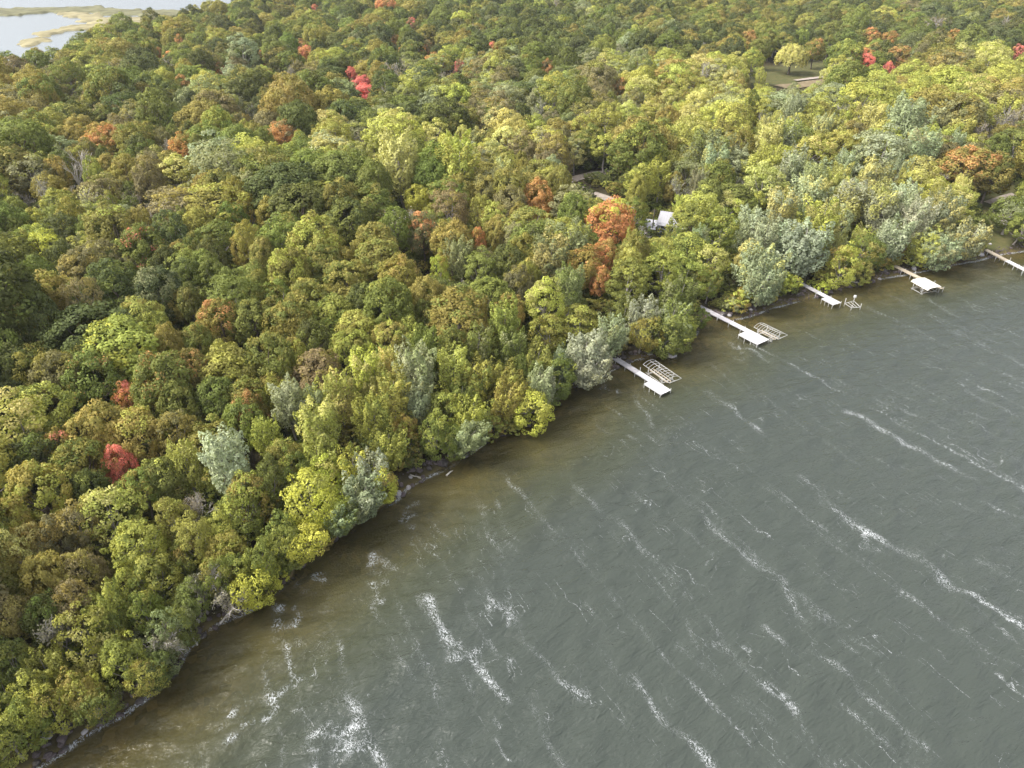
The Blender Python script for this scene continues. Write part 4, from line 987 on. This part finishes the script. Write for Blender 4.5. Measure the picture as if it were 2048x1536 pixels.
# ------------------------------------------------------------------ docks
DZ = 0.85
def dock(label, u0, u1, w0, plat, mat, matshore=None, DZ=0.85):
    """u0,u1: ends of the straight edge in the picture; plat: (length, extra width) of the wide end"""
    a = un(*u0, DZ); b_ = un(*u1, DZ); L = np.linalg.norm(b_ - a); ang = math.atan2(b_[1] - a[1], b_[0] - a[0])
    e = empty('dock', (a[0], a[1], 0), ang); n = max(2, round(L / 3.0)); st = L / n
    for i in range(n):
        x0, x1 = i * st + 0.02, (i + 1) * st - 0.02
        w_ = w0
        mb = MB(); np_ = 10
        for k in range(np_):                                           # boards of the panel with open joints
            xa = x0 + (x1 - x0) * k / np_ + 0.012; xb = x0 + (x1 - x0) * (k + 1) / np_ - 0.012
            mb.box(xa, xb, -w_, 0, DZ - 0.05, DZ)
        mb.box(x0, x1, -0.06, -0.005, DZ - 0.22, DZ - 0.053); mb.box(x0, x1, -w_ + 0.005, -w_ + 0.06, DZ - 0.22, DZ - 0.053)
        mb.build('deck_panel', M[matshore] if (matshore and i < n * 0.45) else M[mat], e)
    if plat:
        pl, pw = plat; k2 = max(1, round(pl / 2.4))
        for i in range(k2):
            x0, x1 = L - pl + i * pl / k2 + 0.02, L - pl + (i + 1) * pl / k2 - 0.02; mb = MB()
            for k in range(8): mb.box(x0 + (x1 - x0) * k / 8 + .012, x0 + (x1 - x0) * (k + 1) / 8 - .012, -w0 - pw, -w0 - 0.03, DZ - 0.05, DZ + 0.002)
            mb.box(x0, x1, -w0 - pw, -w0 - pw + 0.05, DZ - 0.24, DZ - 0.053)
            mb.build('deck_panel', M[mat], e)
    def post(x, y, top):
        c = math.cos(ang); s_ = math.sin(ang); gz = hz(a[0] + c * x - s_ * y, a[1] + s_ * x + c * y)
        mb = MB(); mb.tube([(x, y, gz - 0.3), (x, y, DZ + top)], 0.055, 6); mb.build('post', M['alu'], e, True)
    for i in range(1, n + 1):
        post(min(i * st, L - 0.15), 0.07, rng.choice([0.15, 0.2, 0.75, 0.3])); 
        if not plat or i * st < L - plat[0] + 0.2: post(min(i * st, L - 0.15), -w0 - 0.07, rng.choice([0.1, 0.15, 0.3]))
    if plat:
        for x in np.linspace(L - plat[0] + 0.2, L - 0.2, 4): post(x, -w0 - plat[1] - 0.07, rng.choice([0.1, 0.2, 0.45]))
    mb = MB(); mb.tube([(0, 0, 0), (0, 0, 0)], 0.01, 3) if False else None
    return tag(e, label, 'dock'), a, b_, ang, L
dock('white dock with a wide end beside a ribbed lift frame, starting under the silver poplar', (1222,706), (1342.2,780), 1.25, (4.6, 1.35), 'deckwhite', 'deckgrey')
dock('white dock ending in a broad square platform next to a ribbed lift frame', (1400,609), (1538.4,679), 1.3, (5.2, 2.3), 'deckwhite', 'deckgrey', DZ=1.0)
dock('short white dock with a small stepped end beside an open lift cradle', (1600,562), (1682.8,605.4), 1.15, (3.6, 1.3), 'deckwhite', 'deckgrey', DZ=1.3)
dock('tan dock running out beside the covered boat lift', (1793,530), (1888,576.5), 1.2, None, 'decktan', DZ=1.25)
dock('long plain cream dock starting from the green lawn', (1968,494.5), (2075,549), 1.25, None, 'deckwhite', 'decktan', DZ=1.3)
# swim ladder at the end of the plain dock
p = un(2047, 540, 0.8); e = empty('swim_ladder', (p[0], p[1], 0), math.radians(-75))
for yy in (-0.25, 0.25):
    mb = MB(); mb.tube([(0, yy, -0.8), (0, yy, 1.7), (-0.35, yy, 1.85), (-0.6, yy, 1.2)], 0.04, 6); mb.build('rail', M['alu'], e, True)
for k in range(5):
    mb = MB(); mb.tube([(0, -.25, -0.5 + .35 * k), (0, .25, -0.5 + .35 * k)], 0.035, 5); mb.build('rung', M['alu'], e, True)
tag(e, 'white swim ladder hooked to the side of the plain cream dock', 'ladder')

# ------------------------------------------------------------------ boat lifts
def lift(label, A, Bp, Cp, zr, canvas=False, nb_=10, rise=0.5):
    a = un(*A, zr); b_ = un(*Bp, zr); c_ = un(*Cp, zr); L = np.linalg.norm(b_ - a); Wd = np.linalg.norm(c_ - b_)
    ang = math.atan2(b_[1] - a[1], b_[0] - a[0]); e = empty('boat_lift', (a[0], a[1], 0), ang)   # x along A-B, +y to the far side
    r_ = 0.055
    def rod(name, pts, rr=r_, mat='alu', par=None): mb = MB(); mb.tube(pts, rr, 6); return mb.build(name, M[mat], par or e, True)
    def arc(x, k=7): return [(x, Wd * j / (k - 1), zr + rise * math.sin(math.pi * j / (k - 1))) for j in range(k)]
    if not canvas:
        for y in (0, Wd): rod('canopy_rail', [(0, y, zr), (L, y, zr)])
        rod('ridge_rail', [(0.2, Wd * 0.5, zr + rise + 0.02), (L * 0.86, Wd * 0.5, zr + rise + 0.02)], 0.045)
        for i in range(nb_): rod('bow', arc(L * i / nb_ if i else 0.0), 0.042)
        rod('end_bar', [(L, 0, zr), (L, Wd, zr)])
    else:
        m_ = 16; k_ = 9; V = []
        for i in range(m_ + 1):
            f = i / m_; x = L * f; taper = 1 - max(0, 0.10 - f) ** 2 * 22 - max(0, f - 0.90) ** 2 * 22
            for j in range(k_):
                y = j / (k_ - 1); V.append((x, Wd * (0.5 + (y - 0.5) * (0.94 + 0.06 * taper)), zr + (rise + 0.25) * math.sin(math.pi * y) ** 0.6 * taper - (0.35 if j in (0, k_ - 1) else 0)))
        idx = np.arange(len(V)).reshape(m_ + 1, k_); F = np.stack([idx[:-1, :-1], idx[1:, :-1], idx[1:, 1:], idx[:-1, 1:]], -1).reshape(-1, 4)
        cv = obj('canopy', mesh_np('canopy', V, F, True, mats=[M['canvas']]), e); so = cv.modifiers.new('cloth', 'SOLIDIFY'); so.thickness = 0.03
    for x in (L * 0.2, L * 0.72):
        for y in (0.12, Wd - 0.12): rod('post', [(x, y, -1.2), (x, y, zr)], 0.06)
        rod('cross_beam', [(x, 0.12, 0.35), (x, Wd - 0.12, 0.35)], 0.07)
    for y in (0.12, Wd - 0.12): rod('side_beam', [(L * 0.12, y, 0.28), (L * 0.8, y, 0.28)], 0.06)
    for y in (Wd * 0.36, Wd * 0.64): mb = MB(); mb.box(L * 0.12, L * 0.8, y - 0.07, y + 0.07, 0.45, 0.6); mb.build('bunk', M['decktan'], e)
    mb = MB(); x0 = L * 0.72; mb.tube([(x0 + 0.45 * math.cos(q), -0.05, 1.2 + 0.45 * math.sin(q)) for q in np.linspace(0, 6.283, 17)], 0.03, 5, False)
    for q in (0, 2.09, 4.19): mb.tube([(x0, -0.05, 1.2), (x0 + .45 * math.cos(q), -0.05, 1.2 + .45 * math.sin(q))], 0.022, 4)
    mb.build('winch_wheel', M['alu'], e, True)
    for s_ in (0, 1): rod('brace', [(L * 0.2, 0.12 if s_ == 0 else Wd - .12, 0.35), (L * 0.45, 0.12 if s_ == 0 else Wd - .12, zr)], 0.035)
    tag(e, label, 'boat lift'); return e
lift('boat lift with bare ribbed canopy frame beside the dock under the silver poplar', (1286.3,728.9), (1339,765.9), (1363.1,756.8), 1.7)
lift('boat lift with bare ribbed canopy frame beside the broad square dock platform', (1507.8,654.4), (1556.2,678.6), (1575,670), 1.6)
lift('boat lift under a cream fabric canopy next to the tan dock', (1822,560), (1856,579), (1886,573.5), 2.1, True, rise=0.05)
# open cradle without canopy
cs = [un(u, v, 0.55) for u, v in [(1689.4,607), (1703,615.5), (1721,614.6), (1707.4,601.8)]]
e = empty('boat_lift', (cs[0][0], cs[0][1], 0)); o0 = np.array([cs[0][0], cs[0][1], 0]); cs = [c_ - o0 for c_ in cs]
for i in range(4):
    mb = MB(); mb.tube([cs[i], cs[(i + 1) % 4]], 0.07, 6); mb.build('frame_beam', M['alu'], e, True)
    mb = MB(); mb.tube([cs[i] * np.array([1, 1, 0]) + np.array([0, 0, -1.3]), cs[i] * np.array([1, 1, 0]) + np.array([0, 0, (1.9, 1.3, 1.5, 1.6)[i]])], 0.065, 6); mb.build('post', M['alu'], e, True)
for f in (0.35, 0.65):
    mb = MB(); mb.tube([cs[0] + (cs[3] - cs[0]) * f, cs[1] + (cs[2] - cs[1]) * f], 0.06, 6); mb.build('bunk', M['alu'], e, True)
mb = MB(); q = cs[3]; mb.box(q[0] - .22, q[0] + .22, q[1] - .22, q[1] + .22, 1.45, 1.95); mb.build('winch_box', M['trim'], e)
tag(e, 'open boat lift cradle of thin metal beams off the short stepped dock', 'boat lift')

# ------------------------------------------------------------------ house and pole
p = un(1313, 474, 3.4); gz = hz(p[0], p[1]) - 0.1
e = empty('house', (p[0], p[1], gz), math.radians(-24)); LX, DY, HW = 7.5, 6.5, 4.2      # x along the eave, y away from the lake
w_ = MB(); w_.box(0, LX, 0, DY, -0.5, HW); wall = w_.build('wall', M['siding'], e)
for k in range(15):
    mb = MB(); mb.box(-0.02, LX + 0.02, -0.03, -0.003, 0.1 + k * 0.3, 0.1 + k * 0.3 + 0.27); mb.build('siding_board', M['siding'], wall)
g = MB(); g.add([(0.01, 0, HW), (0.01, DY, HW), (0.01, DY / 2, HW + 2.3), (LX - .01, 0, HW), (LX - .01, DY, HW), (LX - .01, DY / 2, HW + 2.3)], [], [(0, 2, 1), (3, 4, 5)]); g.build('gable', M['siding'], e)
rf = empty('roof', (0, 0, 0)); bpy.data.objects.remove(rf)
r1 = MB()
for sgn, y0 in ((1, -0.5), (-1, DY + 0.5)):
    yr = DY / 2; t0, t1 = HW - 0.28, HW + 2.36
    r1.add([(-0.4, y0, t0), (LX + .4, y0, t0), (LX + .4, yr, t1), (-0.4, yr, t1), (-0.4, y0, t0 + .14), (LX + .4, y0, t0 + .14), (LX + .4, yr, t1 + .14), (-0.4, yr, t1 + .14)],
           [(0, 3, 2, 1), (4, 5, 6, 7), (0, 1, 5, 4), (1, 2, 6, 5), (3, 0, 4, 7)])
roof = r1.build('roof', M['roof'], e)
for k in range(13):
    x = -0.2 + k * (LX + .4) / 12; mb = MB(); mb.tube([(x, -0.5, HW - .1), (x, DY / 2, HW + 2.54)], 0.03, 4); mb.build('roof_seam', M['roof'], roof)
mb = MB(); mb.box(LX * .62, LX * .62 + .7, DY * .55, DY * .55 + .7, HW + 1.2, HW + 3.3); mb.build('chimney', M['brick'], roof)
for x in (0.9, 3.6, 6.4):
    for z in (0.9, 3.1):
        if x == 3.6 and z < 1: continue
        f = MB(); f.box(x - .08, x + 1.28, -0.10, -0.035, z - .08, z + 1.28); wn = f.build('window', M['trim'], e)
        for dx in (0.0, 0.62):
            g = MB(); g.box(x + dx, x + dx + .58, -0.13, -0.105, z, z + 1.2); g.build('pane', M['glass'], wn)
d = MB(); d.box(3.6, 4.6, -0.10, -0.035, 0.05, 2.15); dr = d.build('door', M['trim'], e); h = MB(); h.tube([(4.45, -0.16, 1.05), (4.45, -0.105, 1.05)], 0.05, 6); h.build('handle', M['dark'], dr)
pr_ = MB(); pr_.add([(-4.2, -0.6, 2.55), (-0.41, -0.6, 2.55), (-0.41, 4.0, 3.5), (-4.2, 4.0, 3.5), (-4.2, -0.6, 2.67), (-0.41, -0.6, 2.67), (-0.41, 4.0, 3.62), (-4.2, 4.0, 3.62)],
                    [(0, 3, 2, 1), (4, 5, 6, 7), (0, 1, 5, 4), (1, 2, 6, 5), (2, 3, 7, 6), (3, 0, 4, 7)]); pr_.build('porch_roof', M['roof'], e)
for x, y, z in ((-4.0, -0.4, 2.55), (-2.0, -0.4, 2.55), (-4.0, 3.8, 3.4)):
    mb = MB(); mb.box(x - .08, x + .08, y - .08, y + .08, -0.4, z); mb.build('porch_post', M['trim'], e)
tag(e, 'grey sided house with white metal roof half hidden among the trees', 'house')
p = un(1303, 472, 3.4); gz = hz(p[0], p[1]); e = empty('utility_pole', (p[0], p[1], gz)); mb = MB(); mb.tube([(0, 0, -0.5), (0, 0, 7.8)], [0.16, 0.12], 8); mb.build('pole', M['pole'], e, True)
mb = MB(); mb.box(-0.8, 0.8, -0.06, 0.06, 7.2, 7.32); mb.build('crossarm', M['pole'], e)
for x in (-0.65, 0.65): mb = MB(); mb.tube([(x, 0, 7.32), (x, 0, 7.5)], 0.05, 6); mb.build('insulator', M['glass'], e, True)
tag(e, 'dark wooden utility pole standing in front of the white roof', 'pole')

# ------------------------------------------------------------------ thin autumn haze in the air
hb = MB(); hb.box(-9100, 4100, -700, 9100, -9.0, 80.0)
hm = bpy.data.materials.new('haze'); hm.use_nodes = True; ht = hm.node_tree; ht.nodes.remove(ht.nodes['Principled BSDF'])
pv = ht.nodes.new('ShaderNodeVolumePrincipled'); pv.inputs['Color'].default_value = (0.86, 0.91, 1.0, 1); pv.inputs['Density'].default_value = 0.00007
ht.links.new(pv.outputs[0], ht.nodes['Material Output'].inputs['Volume'])
tag(hb.build('haze', hm), 'thin pale haze in the air over wood and lake', 'haze', kind='stuff')
